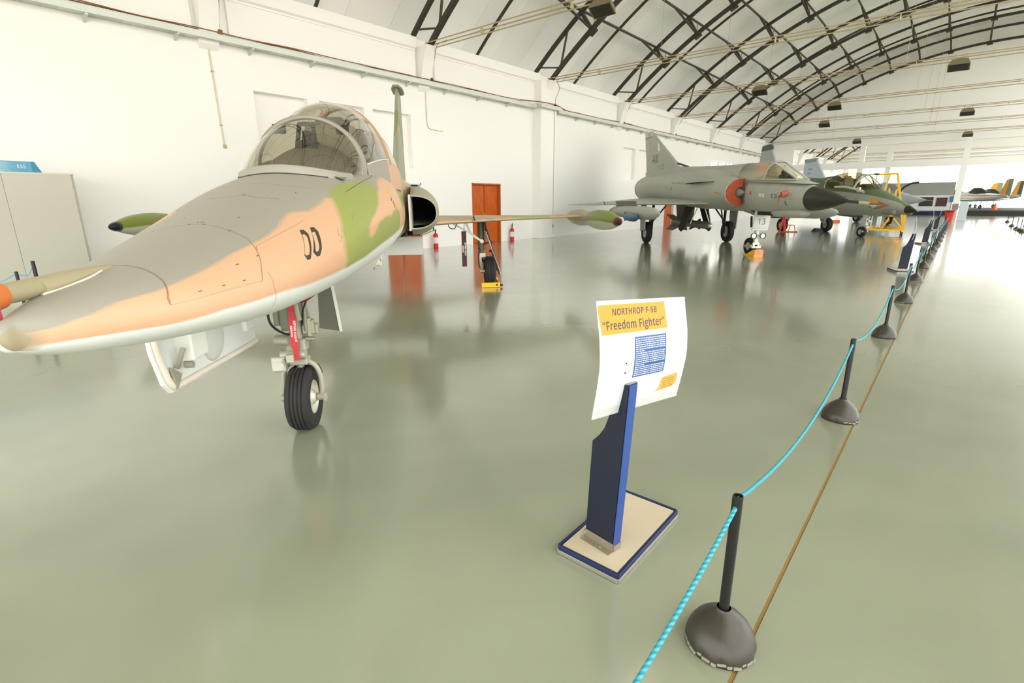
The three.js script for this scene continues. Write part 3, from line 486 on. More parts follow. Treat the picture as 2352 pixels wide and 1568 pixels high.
  part(ng, 'taxi_light', [rbox(.085, .1, .06, .02, -.118, .50, .075), cyl([-.1, .5, .09], [-.1, .5, .11], .025, .025, 16)], std('#c9c7b8', .5));
  part(ng, 'drag_brace', [bar([-.05, .72, .03], [-.09, 1.06, .02], .045, .06, [1, 0, 0]), bar([-.1, .76, .06], [-.105, 1.08, .05], .032, .032, [1, 0, 0]), cyl([.045, .8, .09], [.02, 1.1, .1], .024), cyl([.075, .72, .05], [.075, 1.05, .05], .012)], std('#8d8b77', .45, .3));
  part(ng, 'torque_link', [bar([0, .6, -.06], [0, .55, -.14], .06, .02, [1, 0, 0]), bar([0, .5, -.05], [0, .55, -.14], .06, .02, [1, 0, 0]), rbox(.08, .1, .05, .01, .085, .74, .02), rbox(.05, .07, .04, .008, .12, .72, .0), cyl([.06, .66, .03], [.13, .655, .03], .014), cyl([.09, .8, .03], [.09, .68, .03], .02)], std('#9d9984', .4, .35));
  part(ng, 'hose', [tube([[-.115, 1.05, .06], [-.14, .88, .08], [-.13, .78, .09], [-.06, .72, .1], [.0, .70, .08]], .008, 30, 6), tube([[.1, 1.05, .04], [.11, .95, .07], [.08, .86, .09], [.06, .76, .07]], .006, 30, 6), tube([[.02, .5, .12], [.0, .46, .15], [-.03, .45, .14], [-.01, .48, .12]], .004, 20, 5)], M.black);
  part(ng, 'wheel_bay', box(.24, .2, .5, 0, 1.03, -.1), std('#5e1a16', .7), 'dark red inside of the wheel bay');
  // gear doors
  const nd = part(jet, 'nose_gear_door', [extrude([[1.09, 1.06], [1.08, .88], [1.03, .71], [.98, .655], [.72, .637], [.4, .622], [.2, .612], [0, .60], [-.15, .60], [-.10, 1.06]], .022, .004).rotateY(-Math.PI / 2).translate(-.335, 0, 0)], bellyM);
  part(nd, 'door_rim', [tube([[-.318, 1.0, 1.07], [-.318, .88, 1.06], [-.318, .725, 1.01], [-.318, .675, .96], [-.318, .66, .72], [-.318, .642, .4], [-.318, .62, 0], [-.318, .618, -.13]], .017, 60, 8, false, .2)], std('#e6ddcf', .5));
  part(nd, 'wheel_bulge', (() => { const g = new THREE.SphereGeometry(1, 28, 14); g.scale(.05, .15, .13); g.translate(-.325, .82, .50); return g; })(), std('#cdcfc9', .5));
  part(nd, 'fairing_box', [rbox(.09, .2, .17, .012, -.29, .88, .80), rbox(.03, .11, .13, .006, -.315, .78, -.02)], std('#f2f2ec', .45));
  part(nd, 'hinge_arm', [bar([-.31, .76, .93], [-.27, .86, .92], .014, .02), extrude([[0, 0], [.09, .06], [.06, -.06]], .012).rotateY(-Math.PI / 2).translate(-.3, .73, .92), cyl([-.3, .76, .87], [-.26, .76, .87], .018)], M.alu);
  part(jet, 'rear_nose_door', extrude([[.0, .58], [.165, .55], [.125, .95], [.02, .95]], .012).translate(0, 0, -.6), std('#5f5f52', .6)); part(jet, 'door_edge', bar([.165, .55, -.595], [.125, .95, -.595], .012, .02), std('#d8d8cc', .5));
  // main gear
  for (const k of [1, -1]) {
    const mg = part(jet, 'main_gear', [cyl([k * 1.66, .66, -6.3], [k * 1.655, 1.22, -6.3], .062, .062, 18), cyl([k * 1.66, .42, -6.3], [k * 1.66, .7, -6.3], .042, .042, 16)], M.oleo);
    part(mg, 'tyre', wheelGeo(.275, .205, .5, 4).translate(k * 1.80, .275, -6.12), M.tyre); part(mg, 'wheel_hub', hubGeo(.135, .2, k).translate(k * 1.80, .275, -6.12), M.rim);
    part(mg, 'oleo_rod', [cyl([k * 1.66, .48, -6.3], [k * 1.66, .66, -6.3], .036, .036, 16), rbox(.12, .09, .1, .012, k * 1.68, .56, -6.28), bar([k * 1.63, .54, -6.27], [k * 1.655, .25, -6.12], .04, .07), cyl([k * 1.62, .275, -6.12], [k * 1.74, .275, -6.12], .03)], M.alu);
    part(mg, 'side_brace', [bar([k * 1.67, .82, -6.24], [k * 1.45, .97, -6.24], .05, .04), bar([k * 1.45, .97, -6.22], [k * 1.1, 1.17, -6.2], .045, .03), bar([k * 1.45, .97, -6.26], [k * 1.1, 1.17, -6.28], .03, .03), bar([k * 1.47, .96, -6.24], [k * 1.36, 1.2, -6.24], .04, .04), cyl([k * 1.67, .82, -6.3], [k * 1.67, .82, -6.2], .035)], std('#dad8cc', .4, .2));
    part(mg, 'brake_line', [tube([[k * 1.62, .7, -6.22], [k * 1.6, .5, -6.2], [k * 1.61, .36, -6.18], [k * 1.65, .3, -6.2]], .01, 20, 6), tube([[k * 1.05, 1.17, -5.6], [k * 1.08, 1.1, -5.6], [k * 1.16, 1.09, -5.6], [k * 1.2, 1.17, -5.6]], .008, 20, 6)], M.black);
    const dr = part(jet, 'main_gear_door', bar([k * 1.72, 1.2, -6.45], [k * 2.0, .2, -6.45], .02, .6, [0, 0, 1]), M.darkGrey);
    part(dr, 'door_skin', bar([k * 1.745, 1.0, -6.45], [k * 2.02, .2, -6.45], .01, .6, [0, 0, 1]), bellyM); part(dr, 'door_link', [bar([k * 1.69, .74, -6.3], [k * 1.86, .82, -6.32], .02, .02), box(.08, .04, .06, k * 1.86, .62, -6.4), box(.05, .03, .05, k * 1.85, .78, -6.4)], M.black);
    part(jet, 'speed_brake', [rbox(.62, .29, .03, .006, k * .325, .86, -4.95, .12, 0, 0)], std('#c6c8c0', .5));
    part(jet, 'brake_strut', [bar([k * .38, .98, -5.0], [k * .38, 1.1, -5.1], .035, .035), bar([k * .62, 1.0, -5.0], [k * .8, 1.06, -5.2], .04, .04)], M.alu);
    part(jet, 'bay_pipes', [box(.5, .07, .3, k * .34, 1.04, -5.3), cyl([k * .15, 1.0, -5.05], [k * .22, 1.0, -5.05], .035), cyl([k * .28, 1.0, -5.06], [k * .33, 1.0, -5.06], .04)], M.black);
  }
  part(jet, 'hook', [tube([[.0, .98, -4.6], [.015, .75, -4.6], [.01, .66, -4.58], [-.03, .585, -4.52], [-.09, .565, -4.46]], .016, 30, 8), extrude([[-.03, 0], [.05, -.02], [.06, .03], [0, .08]], .03).translate(-.03, .62, -4.55)], M.alu);
}
// hanging warning streamers
const flagTex = (bg, w, h, lines) => canvasTex(w, h, (c) => { c.fillStyle = bg; c.fillRect(0, 0, w, h); c.fillStyle = '#f4ece6'; c.textAlign = 'center'; c.textBaseline = 'middle'; c.save(); c.translate(w / 2, h / 2); c.rotate(Math.PI / 2); lines.forEach((t, i) => { c.font = `bold ${w * .8 / lines.length}px sans-serif`; c.fillText(t, 0, (i - (lines.length - 1) / 2) * -w * .46, h * .94); }); c.restore(); });
function onJet(s, t, y, th = 47.3 * Math.PI / 180, o = [-3.286, -1.617]) { return [o[0] - s * Math.sin(th) + t * Math.cos(th), y, o[1] - s * Math.cos(th) - t * Math.sin(th)]; }
{
  const ribbon = (L, w, tex, mat) => { const g = loft(range(0, 1, 16).map((q) => [-1, 1].map((u) => [u * w / 2 * (1 - .25 * Math.sin(q * 9) ** 2) + .004 * Math.sin(q * 7), -L * q, .012 * Math.sin(q * 6 + u * .8)])), { closed: false, uv: (i, v) => [v, 1 - i / 16] }); return g; };
  const a = thing('warning_streamer', 'red warning ribbon with white letters hanging on the near jet nose leg', 'streamer', onJet(-.11, .012, .93), 47.3 * Math.PI / 180, 'red warning ribbons');
  part(a, 'ribbon', ribbon(.40, .05, 0), std('#ffffff', .7, 0, { map: flagTex('#cf4247', 96, 768, ['REMOVE', 'BEFORE FLIGHT']), side: THREE.DoubleSide })); part(a, 'ring', new THREE.TorusGeometry(.012, .003, 8, 16).translate(0, .01, 0), M.chrome);
  const b = thing('warning_streamer', 'dark maroon streamer hanging straight down under the near jet wing', 'streamer', onJet(5.0, 1.3, 1.13), 47.3 * Math.PI / 180);
  part(b, 'strip', [box(.078, .57, .012, 0, -.34, 0)], std('#ffffff', .75, 0, { map: flagTex('#432325', 64, 512, ['REMOVE', 'BEFORE FLIGHT']) })); part(b, 'cord', cyl([0, -.06, 0], [.01, .08, 0], .004), M.darkGrey);
  const ch = thing('wheel_chock', 'yellow wheel chock clamped on the tyre under the near jet wing', 'chock', onJet(6.02, 1.80, 0), 47.3 * Math.PI / 180);
  part(ch, 'chock_bar', rbox(.34, .085, .07, .01, 0, .045, .12), M.yellow); part(ch, 'chock_bar', rbox(.3, .085, .07, .01, .05, .045, -.52), M.yellow); part(ch, 'chock_rod', [cyl([.155, .05, .12], [.155, .05, -.52], .016), cyl([.17, .05, .13], [.22, .03, .13], .02)], M.black); part(ch, 'bolt', cyl([.11, .05, .15], [.11, .05, .165], .018), M.black);
}
// ---------- grey delta-wing jet ----------
const textTex = (w, h, bg, draw) => canvasTex(w, h, (c) => { c.fillStyle = bg; c.fillRect(0, 0, w, h); draw(c, w, h); });
{
  const TH = 44 * Math.PI / 180;
  const jet = thing('fighter_jet', 'grey delta-wing jet with 13 on its nose and AN on its fin', 'jet', [-7.701, 0, -19.353], TH, 'parked jets');
  const G = '#adb0a5', grey = std(G, .5), greyL = std('#b0b2a8', .5), dark = std('#6a6960', .6);
  const T = [[-7.32, 1.84, 1.285, .28, .5, 2, 2], [-6.8, 1.96, 1.25, .355, .5, 2, 2.1], [-6.2, 2.06, 1.23, .42, .5, 2.1, 2.3], [-5.5, 2.14, 1.22, .465, .5, 2.2, 2.4], [-4.6, 2.24, 1.22, .5, .5, 2.3, 2.5], [-4.0, 2.34, 1.22, .56, .5, 2.3, 2.6], [-3.2, 2.45, 1.24, .86, .5, 2.3, 2.7], [-2, 2.53, 1.28, .97, .52, 2.3, 2.7], [0, 2.6, 1.36, .96, .53, 2.2, 2.6], [2, 2.64, 1.44, .86, .53, 2.1, 2.3], [3.6, 2.63, 1.49, .72, .52, 2, 2.1], [5.05, 2.6, 1.54, .56, .5, 2, 2]];
  const sB = range(-7.32, 5.05, 110), u0 = -7.4, L = 12.6;
  const skin = canvasTex(2048, 1024, (c, W, H) => {
    c.fillStyle = G; c.fillRect(0, 0, W, H);
    for (let i = 0; i < 700; i++) { const a = rnd() * .06; c.fillStyle = rnd() > .55 ? `rgba(45,42,32,${a})` : `rgba(225,225,205,${a})`; const x = rnd() * W, y = rnd() * H; c.fillRect(x, y, 8 + rnd() * 90, 2 + rnd() * 14); }
    for (let i = 0; i < 60; i++) { const x = rnd() * W; c.fillStyle = `rgba(40,38,30,${.03 + rnd() * .06})`; c.fillRect(x, rnd() * H, 2 + rnd() * 6, 40 + rnd() * 160); }
    c.strokeStyle = 'rgba(50,50,42,.4)'; c.lineWidth = 1.5; for (const s of [-6.9, -6.4, -5.95, -5.3, -4.7, -3.6, -2.7, -1.5, -.4, .9, 2.2, 3.4, 4.3]) { const x = (s - u0) / L * W; c.beginPath(); c.moveTo(x, 0); c.lineTo(x, H); c.stroke(); }
    // right side of the body has v from .5 to 1 mirrored: v = 1 - vAt
    const at = (s, y) => [(s - u0) / L * W, vAt(T, s, y) * H]; // canvas row for the right side (flipped)
    const txt = (t, s, y, px, sx = 1, col = '#22231f') => { const [x, r] = at(s, y); c.fillStyle = col; c.textAlign = 'center'; c.textBaseline = 'middle'; c.font = `${px}px sans-serif`; c.save(); c.translate(x, r); c.scale(-sx, -1); c.fillText(t, 0, 0); c.restore(); };
    txt('13', -6.27, 1.63, 46, .9); txt('FORÇA AÉREA BRASILEIRA', -1.43, 2.1, 26, .95, 'rgba(40,42,36,.85)');
    const patch = (s, y, w, h, col) => { const [x, r] = at(s, y); c.fillStyle = col; c.fillRect(x - w / 2, r - h / 2, w, h); };
    patch(-4.1, 1.78, 26, 46, '#e4e3d0'); patch(-5.76, 1.66, 40, 26, '#dfe0cf'); patch(-5.76, 1.66, 8, 26, '#b9bcae');
    const [tx, ty] = at(-5.23, 1.74); c.fillStyle = '#b4552a'; c.beginPath(); c.moveTo(tx - 9, ty - 14); c.lineTo(tx + 9, ty - 14); c.lineTo(tx, ty + 18); c.fill();
    patch(-.67, 2.5, 14, 12, '#1c1b18'); patch(-.6, 1.93, 12, 14, '#8a5a2c'); patch(-6.72, 1.45, 10, 60, 'rgba(60,55,40,.45)');
  });
  part(jet, 'fuselage', loft(sB.map((s) => bodyRing(T, s, 72)), { caps: 'end', uv: (i, v) => [(sB[i] - u0) / L, v] }), jetPaint(skin, .5));
  // radome and air data boom
  const cone = part(jet, 'radome', lathe([[.285, 7.3], [.265, 7.45], [.21, 7.75], [.13, 8.08], [.065, 8.3], [.035, 8.42], [.028, 8.45]].map((p) => p), 44).rotateX(Math.PI / 2), std('#2f2a22', .42)); cone.geometry.translate(0, 1.563, 0);
  { const p = cone.geometry.attributes.position; for (let i = 0; i < p.count; i++) p.setY(i, p.getY(i) - .045 * (p.getZ(i) - 7.3)); cone.geometry.computeVertexNormals(); }
  const boom = part(jet, 'pitot_boom', [cyl([0, 1.52, 8.2], [0, 1.483, 8.8], .036, .028, 16)], std('#2f2a22', .45));
  part(boom, 'boom_sleeve', cyl([0, 1.483, 8.8], [0, 1.463, 9.08], .03, .024, 16), std('#d9d3a8', .5)); part(boom, 'boom_tip', [cyl([0, 1.463, 9.08], [0, 1.445, 9.38], .018, .014, 12), cyl([0, 1.445, 9.38], [0, 1.43, 9.55], .014, .004, 12)], std('#8c6a4a', .4, .3));
  // windscreen, canopy, spine
  const gl = phys('#ece6d2', { transmission: 1, thickness: 0, roughness: .02, ior: 1.5 }), milky = phys('#e4dcc4', { transmission: .7, thickness: 0, roughness: .2, ior: 1.5 });
  const arch = (s, w, y0, top, a0 = 0, n = 28) => range(a0, Math.PI - a0, n).map((a) => [w * Math.cos(a), y0 + (top - y0) * Math.sin(a) ** .9, -s]);
  const b0 = [.13, 2.03, 6.72], t0 = [.15, 2.46, 5.72], b1 = [.40, 2.06, 5.72], m0 = [.29, 2.03, 6.5];
  for (const k of [1, -1]) { const f = (p) => [k * p[0], p[1], p[2]]; part(jet, 'windscreen_side', loft([[f(m0), f([.345, 2.045, 6.1]), f(b1)], [f([.21, 2.12, 6.45]), f([.28, 2.2, 6.1]), f([.33, 2.27, 5.72])], [f(b0), f([.14, 2.25, 6.2]), f(t0)]], { closed: false }), gl);
    part(jet, 'windscreen_frame', [bar(f(b0), f(t0), .05, .03), bar(f([.15, 2.02, 6.75]), f(m0), .05, .03), bar(f(m0), f(b1), .04, .03)], grey); }
  part(jet, 'windscreen_front', loft([[[.13, 2.035, 6.72], [-.13, 2.035, 6.72]], [[.15, 2.46, 5.72], [-.15, 2.46, 5.72]]], { closed: false }), phys('#f3efd8', { transmission: .6, thickness: 0, roughness: .15 }));
  part(jet, 'nose_deck', loft([range(-1, 1, 8).map((u) => [u * .16, 1.9, 7.2]), range(-1, 1, 8).map((u) => [u * .3, 2.035 - .1 * u * u, 6.7]), range(-1, 1, 8).map((u) => [u * .42, 2.04 - .06 * u * u, 5.7]), range(-1, 1, 8).map((u) => [u * .44, 2.08 - .04 * u * u, 4.3])], { closed: false }), grey);
  part(jet, 'canopy_bow', loft([arch(-5.74, .41, 2.04, 2.50), arch(-5.74, .425, 2.04, 2.52), arch(-5.66, .425, 2.04, 2.53), arch(-5.66, .40, 2.04, 2.50)], { closed: false }), greyL);
  part(jet, 'canopy', loft(range(-5.66, -4.3, 10).map((s) => arch(s, .42, 2.06, 2.53 + .04 * (s + 5.66) - .02 * (s + 5.66) ** 2, .1)), { closed: false }), milky);
  for (const k of [1, -1]) part(jet, 'canopy_sill', bar([k * .43, 2.075, 5.7], [k * .45, 2.11, 4.2], .03, .05), greyL);
  part(jet, 'dorsal_spine', loft([arch(-4.32, .425, 2.06, 2.56), arch(-3.8, .41, 2.1, 2.57), arch(-3, .33, 2.2, 2.59), arch(-2, .22, 2.3, 2.63), arch(-.5, .16, 2.4, 2.7), arch(1.5, .13, 2.5, 2.82), arch(3.5, .12, 2.5, 2.8), arch(5.1, .11, 2.45, 2.74)], { closed: false }), grey);
  part(jet, 'tail_fairing', lathe([[.0, -.25], [.06, -.2], [.075, 0], [.07, .4], [.04, .6]], 20).rotateX(Math.PI / 2).translate(0, 2.72, -5.1), grey);
  const seat = part(jet, 'ejection_seat', [rbox(.36, .5, .14, .04, 0, 2.2, 4.75), rbox(.3, .16, .16, .04, 0, 2.42, 4.72)], std('#b9a06a', .7)); part(seat, 'headrest', rbox(.26, .18, .1, .03, 0, 2.42, 4.86), std('#d98b3a', .6));
  part(jet, 'gunsight', [rbox(.36, .12, .3, .04, 0, 2.1, 6.1), rbox(.2, .14, .12, .04, 0, 2.2, 5.98), cyl([.0, 2.2, 6.0], [.0, 2.36, 5.86], .05), rbox(.16, .03, .1, .01, 0, 2.36, 5.86)], M.black);
  // intakes with centre bodies
  for (const k of [1, -1]) {
    const half = (s, r, ry, yc, xi) => range(-Math.PI / 2, Math.PI / 2, 24).map((a) => [k * (xi + r * Math.cos(a)), yc + ry * Math.sin(a), -s]);
    const n = part(jet, 'intake', loft([half(-4.78, .47, .37, 1.74, .50), half(-4.3, .49, .42, 1.76, .48), half(-3.6, .51, .5, 1.79, .46), half(-2.6, .5, .6, 1.86, .46), half(-1.2, .46, .6, 1.92, .46)], { closed: false, uv: (i, v) => [.3 + i * .05, v] }), grey);
    part(n, 'intake_rim', tube(half(-4.785, .47, .37, 1.74, .50), .018, 40, 8), greyL);
    const cb = part(jet, 'shock_cone', lathe([[.0, .34], [.03, .28], [.075, .16], [.13, 0], [.15, -.1]], 24).rotateX(Math.PI / 2).translate(k * .55, 1.74, 4.72), std('#a2a49e', .35, .2));
    part(jet, 'strake', extrude([[0, 3.9], [.16, 3.2], [.16, 2.2], [0, 2.2]], .012).rotateX(Math.PI / 2).applyMatrix4(new THREE.Matrix4().makeScale(k, 1, 1)).translate(k * .92, 2.07, 0), greyL);
    part(jet, 'boundary_plate', box(.02, .6, .5, k * .485, 1.74, 4.7), dark);
    // wing, drop tank, main gear
    const w = [[.6, 1.44, -3.7, 3.6, .22, .2], [1.0, 1.43, -3.3, 3.55, .2, .18], [2.4, 1.40, -.62, 3.35, .13, .09], [4.05, 1.37, 2.45, 3.12, .03, 0]].map((r) => [k * r[0], ...r.slice(1)]);
    const wg = part(jet, 'wing', wing(k > 0 ? w : w.reverse(), 14), grey);
    part(wg, 'leading_edge_notch', bar([k * 3.05, 1.40, -.62], [k * 2.95, 1.47, -1.2], .03, .05), M.darkGrey);
    const dt = part(jet, 'drop_tank', lathe([[0, 4.45], [.1, 4.25], [.17, 3.9], [.2, 3.4], [.21, 2.6], [.205, 1], [.17, -.3], [.08, -1.0], [0, -1.2]], 30).rotateX(Math.PI / 2).translate(k * 2.7, 1.16, 0), greyL);
    part(dt, 'pylon', extrude([[-.4, 0], [2.2, 0], [1.9, .22], [-.5, .22]], .05).rotateY(-Math.PI / 2).translate(k * 2.7, 1.3, .2), dark);
    const g = part(jet, 'main_gear', [cyl([k * 1.40, .3, 0], [k * 1.38, 1.5, .05], .05), bar([k * 1.4, .75, .03], [k * .9, 1.35, .03], .045, .045), bar([k * 1.4, .6, -.05], [k * 1.45, 1.3, -.5], .04, .04)], M.black);
    part(g, 'tyre', wheelGeo(.385, .22, .55, 3).translate(k * 1.56, .385, 0), M.tyre); part(g, 'wheel_hub', [hubGeo(.2, .2, k).translate(k * 1.56, .385, 0)], M.rim);
    part(jet, 'gear_door', extrude([[-.28, .5], [.2, .42], [.3, .95], [.3, 1.4], [-.32, 1.4]], .03).rotateY(Math.PI / 2).translate(k * 1.74, 0, 0), greyL);
    part(jet, 'belly_door', extrude([[-.2, -.86], [.06, -.95], [.26, -.84], [.38, 0], [-.3, 0]], .05, .008).rotateY(-Math.PI / 2).applyMatrix4(new THREE.Matrix4().makeRotationZ(k * .3)).translate(k * .25, 1.36, .62), M.darkGrey);
    part(jet, 'door_strut', bar([k * .12, 1.3, 1.05], [k * .36, .72, 1.05], .03, .03), M.alu);
  }
  const coverM = std('#a5431a', .6);
  // intake cover (a loose half-round lid) on the near side
  for (const k of [-1]) {
    const o = thing('intake_cover', 'orange half-round cover plugging the grey delta jet intake towards the viewer', 'cover', [-7.701, 0, -19.353], TH);
    const sh = new THREE.Shape(); sh.moveTo(0, -.35); sh.absarc(0, 0, .375, -Math.PI / 2, Math.PI / 2, false); sh.lineTo(0, .15); sh.absarc(0.03, 0, .15, Math.PI / 2, -Math.PI / 2, true); sh.lineTo(0, -.375);
    const g = new THREE.ExtrudeGeometry(sh, { depth: .03, bevelEnabled: true, bevelSize: .008, bevelThickness: .01, bevelSegments: 2, curveSegments: 28 }); if (k < 0) { g.applyMatrix4(new THREE.Matrix4().makeScale(-1.2, 1, 1)); const ix = clean(g); const p = ix.attributes.position, n = ix.attributes.normal; for (let i = 0; i < p.count; i += 3) { const a = [p.getX(i + 1), p.getY(i + 1), p.getZ(i + 1)], b = [n.getX(i + 1), n.getY(i + 1), n.getZ(i + 1)]; p.setXYZ(i + 1, p.getX(i + 2), p.getY(i + 2), p.getZ(i + 2)); n.setXYZ(i + 1, n.getX(i + 2), n.getY(i + 2), n.getZ(i + 2)); p.setXYZ(i + 2, ...a); n.setXYZ(i + 2, ...b); } ix.translate(k * .5, 1.74, 4.79); part(o, 'cover', ix, coverM); } else { g.translate(k * .5, 1.74, 4.79); part(o, 'cover', g, coverM); }
    if (k < 0) part(o, 'strap', tube([[-.88, 1.72, 4.8], [-.95, 1.72, 4.55], [-.965, 1.74, 4.3], [-.965, 1.77, 4.1]], .016, 20, 6), std('#c4762a', .7));
  }
  const pod = part(jet, 'practice_store', lathe([[0, .95], [.06, .88], [.11, .7], [.125, .45], [.12, 0], [.08, -.35], [.03, -.5]], 24).rotateX(Math.PI / 2).translate(-3.02, 1.02, 2.5), std('#35628c', .4), 'blue bomb on the side of the drop tank'); part(pod, 'pod_fin', [box(.012, .3, .16, -3.02, 1.04, 2.1), box(.3, .012, .16, -3.02, 1.02, 2.1), box(.2, .05, .4, -2.92, 1.06, 2.5)], std('#35628c', .4));
  // fin with its markings
  const pf = [[1.3, 2.72], [1.62, 2.96], [4.88, 4.51], [5.74, 4.5], [5.05, 2.72]];
  const finT = textTex(1024, 512, G, (c, W, H) => {
    const X = (s) => (s - 1.3) / 4.44 * W, Y = (y) => (1 - (y - 2.7) / 1.83) * H;
    for (let i = 0; i < 120; i++) { c.fillStyle = `rgba(${rnd() > .5 ? '50,48,40' : '220,220,205'},${rnd() * .08})`; c.fillRect(rnd() * W, rnd() * H, 20 + rnd() * 80, 3 + rnd() * 20); }
    c.fillStyle = '#c2c3ba'; c.fillRect(X(4.6), Y(4.53), 400, Y(4.3) - Y(4.53)); c.fillStyle = '#4a4a44'; c.fillRect(X(4.72), Y(4.29), 300, 8);
    const t = (s, x, y, px, sx = 1, sk = .0) => { c.save(); c.translate(X(x), Y(y)); c.scale(-sx, 1); c.transform(1, 0, sk, 1, 0, 0); c.textAlign = 'center'; c.textBaseline = 'middle'; c.font = `${px}px sans-serif`; c.fillText(s, 0, 0); c.restore(); };
    c.fillStyle = '#23241f'; t('AN', 4.03, 3.27, 150, .9, -.12); t('13', 3.05, 2.9, 84, .8, -.1); c.font = '20px sans-serif'; t('FAB', 3.42, 2.94, 26); t('49', 3.42, 2.84, 26); t('4913', 5.1, 4.41, 34, .9);
    c.fillStyle = '#c98a3a'; c.fillRect(X(4.78), Y(4.02), 26, Y(3.62) - Y(4.02)); c.fillStyle = '#e6e5d2'; c.beginPath(); [[3.9, 3.98], [3.6, 3.82], [3.48, 3.6], [3.75, 3.55]].forEach(([a, b], i) => i ? c.lineTo(X(a), Y(b)) : c.moveTo(X(a), Y(b))); c.fill();
  });
  const fin = part(jet, 'tail_fin', (() => { const g = clean(extrude(pf, .1, .02)); const p = g.attributes.position, u = g.attributes.uv; for (let i = 0; i < p.count; i++) { u.setXY(i, (p.getX(i) - 1.3) / 4.44, (p.getY(i) - 2.7) / 1.83); p.setZ(i, p.getZ(i) * (1.5 - .65 * (p.getY(i) - 2.7) / 1.8)); } g.rotateY(Math.PI / 2); return g; })(), jetPaint(finT, .5));
  part(fin, 'leading_edge', bar([0, 2.94, -1.5], [0, 2.74, -.4], .05, .06), M.darkGrey); part(fin, 'tip_fairing', rbox(.1, .1, .75, .03, 0, 4.33, -5.2), greyL);
  part(jet, 'exhaust', [lathe([[.5, -.2], [.54, 0], [.5, .35], [.46, .36], [.44, -.2]], 36).rotateX(-Math.PI / 2).translate(0, 2.06, -5.05)], std('#6d675a', .4, .5));
  // pitot and sensor covers, ventral pod
  const pc = thing('probe_cover', 'salmon red cover over the small probe beside the 13 on the delta jet', 'cover', [-7.701, 0, -19.353], TH);
  part(pc, 'cover', [cyl([-.36, 1.70, 6.76], [-.48, 1.66, 6.73], .07, .07, 18), cyl([-.45, 1.65, 6.69], [-.46, 1.62, 6.6], .03)], std('#b9574a', .6)); part(pc, 'tail', box(.008, .14, .02, -.46, 1.53, 6.6), M.redFlag);
  const st = thing('warning_streamer', 'red forked streamer hanging below the nose of the delta jet', 'streamer', [-7.701, 0, -19.353], TH);
  part(st, 'ribbon', [extrude([[0, 1.24], [.05, 1.05], [.06, .78], [.03, .78], [.0, 1.0], [-.04, .78], [-.07, .8], [-.03, 1.08]], .01).rotateY(-.7).translate(-.2, 0, 6.5)], M.redFlag);
  part(jet, 'belly_fairing', lathe([[0, .8], [.06, .7], [.11, .45], [.12, 0], [.1, -.6], [0, -.9]], 24).rotateX(Math.PI / 2).translate(-.12, 1.22, 6.6), grey);
  // nose gear: leg, lamps, number plate, trailing wheel
  const ng = part(jet, 'nose_gear', [cyl([0, .5, 4.93], [0, 1.3, 4.9], .06), rbox(.11, .3, .1, .02, 0, .45, 4.93), bar([-.07, .36, 4.95], [-.07, .22, 4.98], .05, .05), bar([.07, .36, 4.95], [.07, .22, 4.98], .05, .05), rbox(.26, .06, .08, .012, 0, .24, 4.98)], std('#d9d8cb', .45, .2));
  part(ng, 'trailing_arm', [bar([-.14, .27, 4.98], [-.14, .25, 4.62], .03, .08), bar([.14, .27, 4.98], [.14, .25, 4.62], .03, .09)], std('#b7b09a', .45, .3));
  part(ng, 'tyre', wheelGeo(.245, .18, .5, 3).translate(0, .245, 4.66), M.tyre); part(ng, 'wheel_hub', [hubGeo(.11, .19).translate(0, .245, 4.66)], M.rim);
  for (const k of [1, -1]) { const l = part(ng, 'landing_light', [lathe([[.0, -.05], [.07, -.03], [.085, .04], [.08, .045], [.07, .035]], 26).rotateX(Math.PI / 2).translate(k * .13, .56, 5.02)], M.black); part(ng, 'light_lens', lathe([[0, .012], [.05, .008], [.07, 0]], 24).rotateX(Math.PI / 2).translate(k * .13, .56, 5.045), std('#e9e8da', .15, .2)); }
  part(jet, 'number_plate', (() => { const g = clean(extrude([[-.24, .72], [.2, .72], [.24, 1.08], [.12, 1.24], [-.2, 1.24]], .05, .006)); const p = g.attributes.position, u = g.attributes.uv; for (let i = 0; i < p.count; i++) u.setXY(i, (p.getX(i) + .25) / .5, (p.getY(i) - .72) / .52); g.translate(0, 0, 5.1); return g; })(), jetPaint(textTex(256, 256, '#cfd0c8', (c) => { c.fillStyle = '#1d1e1b'; c.font = '110px sans-serif'; c.textAlign = 'center'; c.fillText('13', 128, 178); c.fillStyle = '#b8312c'; c.beginPath(); c.arc(60, 46, 10, 0, 7); c.fill(); c.fillStyle = 'rgba(90,90,80,.6)'; c.fillRect(0, 226, 256, 3); c.fillRect(206, 40, 8, 14); }), .5));
  part(jet, 'plate_hinge', [bar([-.2, 1.2, 5.08], [-.3, 1.34, 4.9], .03, .03), bar([-.24, .8, 5.05], [-.24, 1.1, 5.0], .03, .05)], M.black);
  part(jet, 'nose_bay', box(.3, .16, 1.1, 0, 1.22, 5.6), M.black);
  // missile carried under the belly
  const ms = part(jet, 'missile', lathe([[0, 1.95], [.05, 1.93], [.08, 1.86], [.085, 1.8], [.12, 1.74], [.128, 1.2], [.128, -1.3], [.10, -1.5], [0, -1.52]], 28).rotateX(Math.PI / 2).translate(0, .70, 0), std('#8a8676', .45, .2));
  part(ms, 'seeker', new THREE.SphereGeometry(.08, 20, 14).translate(0, .70, 1.9), std('#d8d8cc', .1, .4));
  for (const a of [0, 1, 2, 3]) part(ms, 'missile_fin', [extrude([[-1.45, .1], [-.3, .1], [-.75, .42], [-1.5, .42]], .016).rotateY(-Math.PI / 2).applyMatrix4(new THREE.Matrix4().makeRotationZ(Math.PI / 4 + a * Math.PI / 2)).translate(0, .70, 0)], std('#7e7a6a', .5));
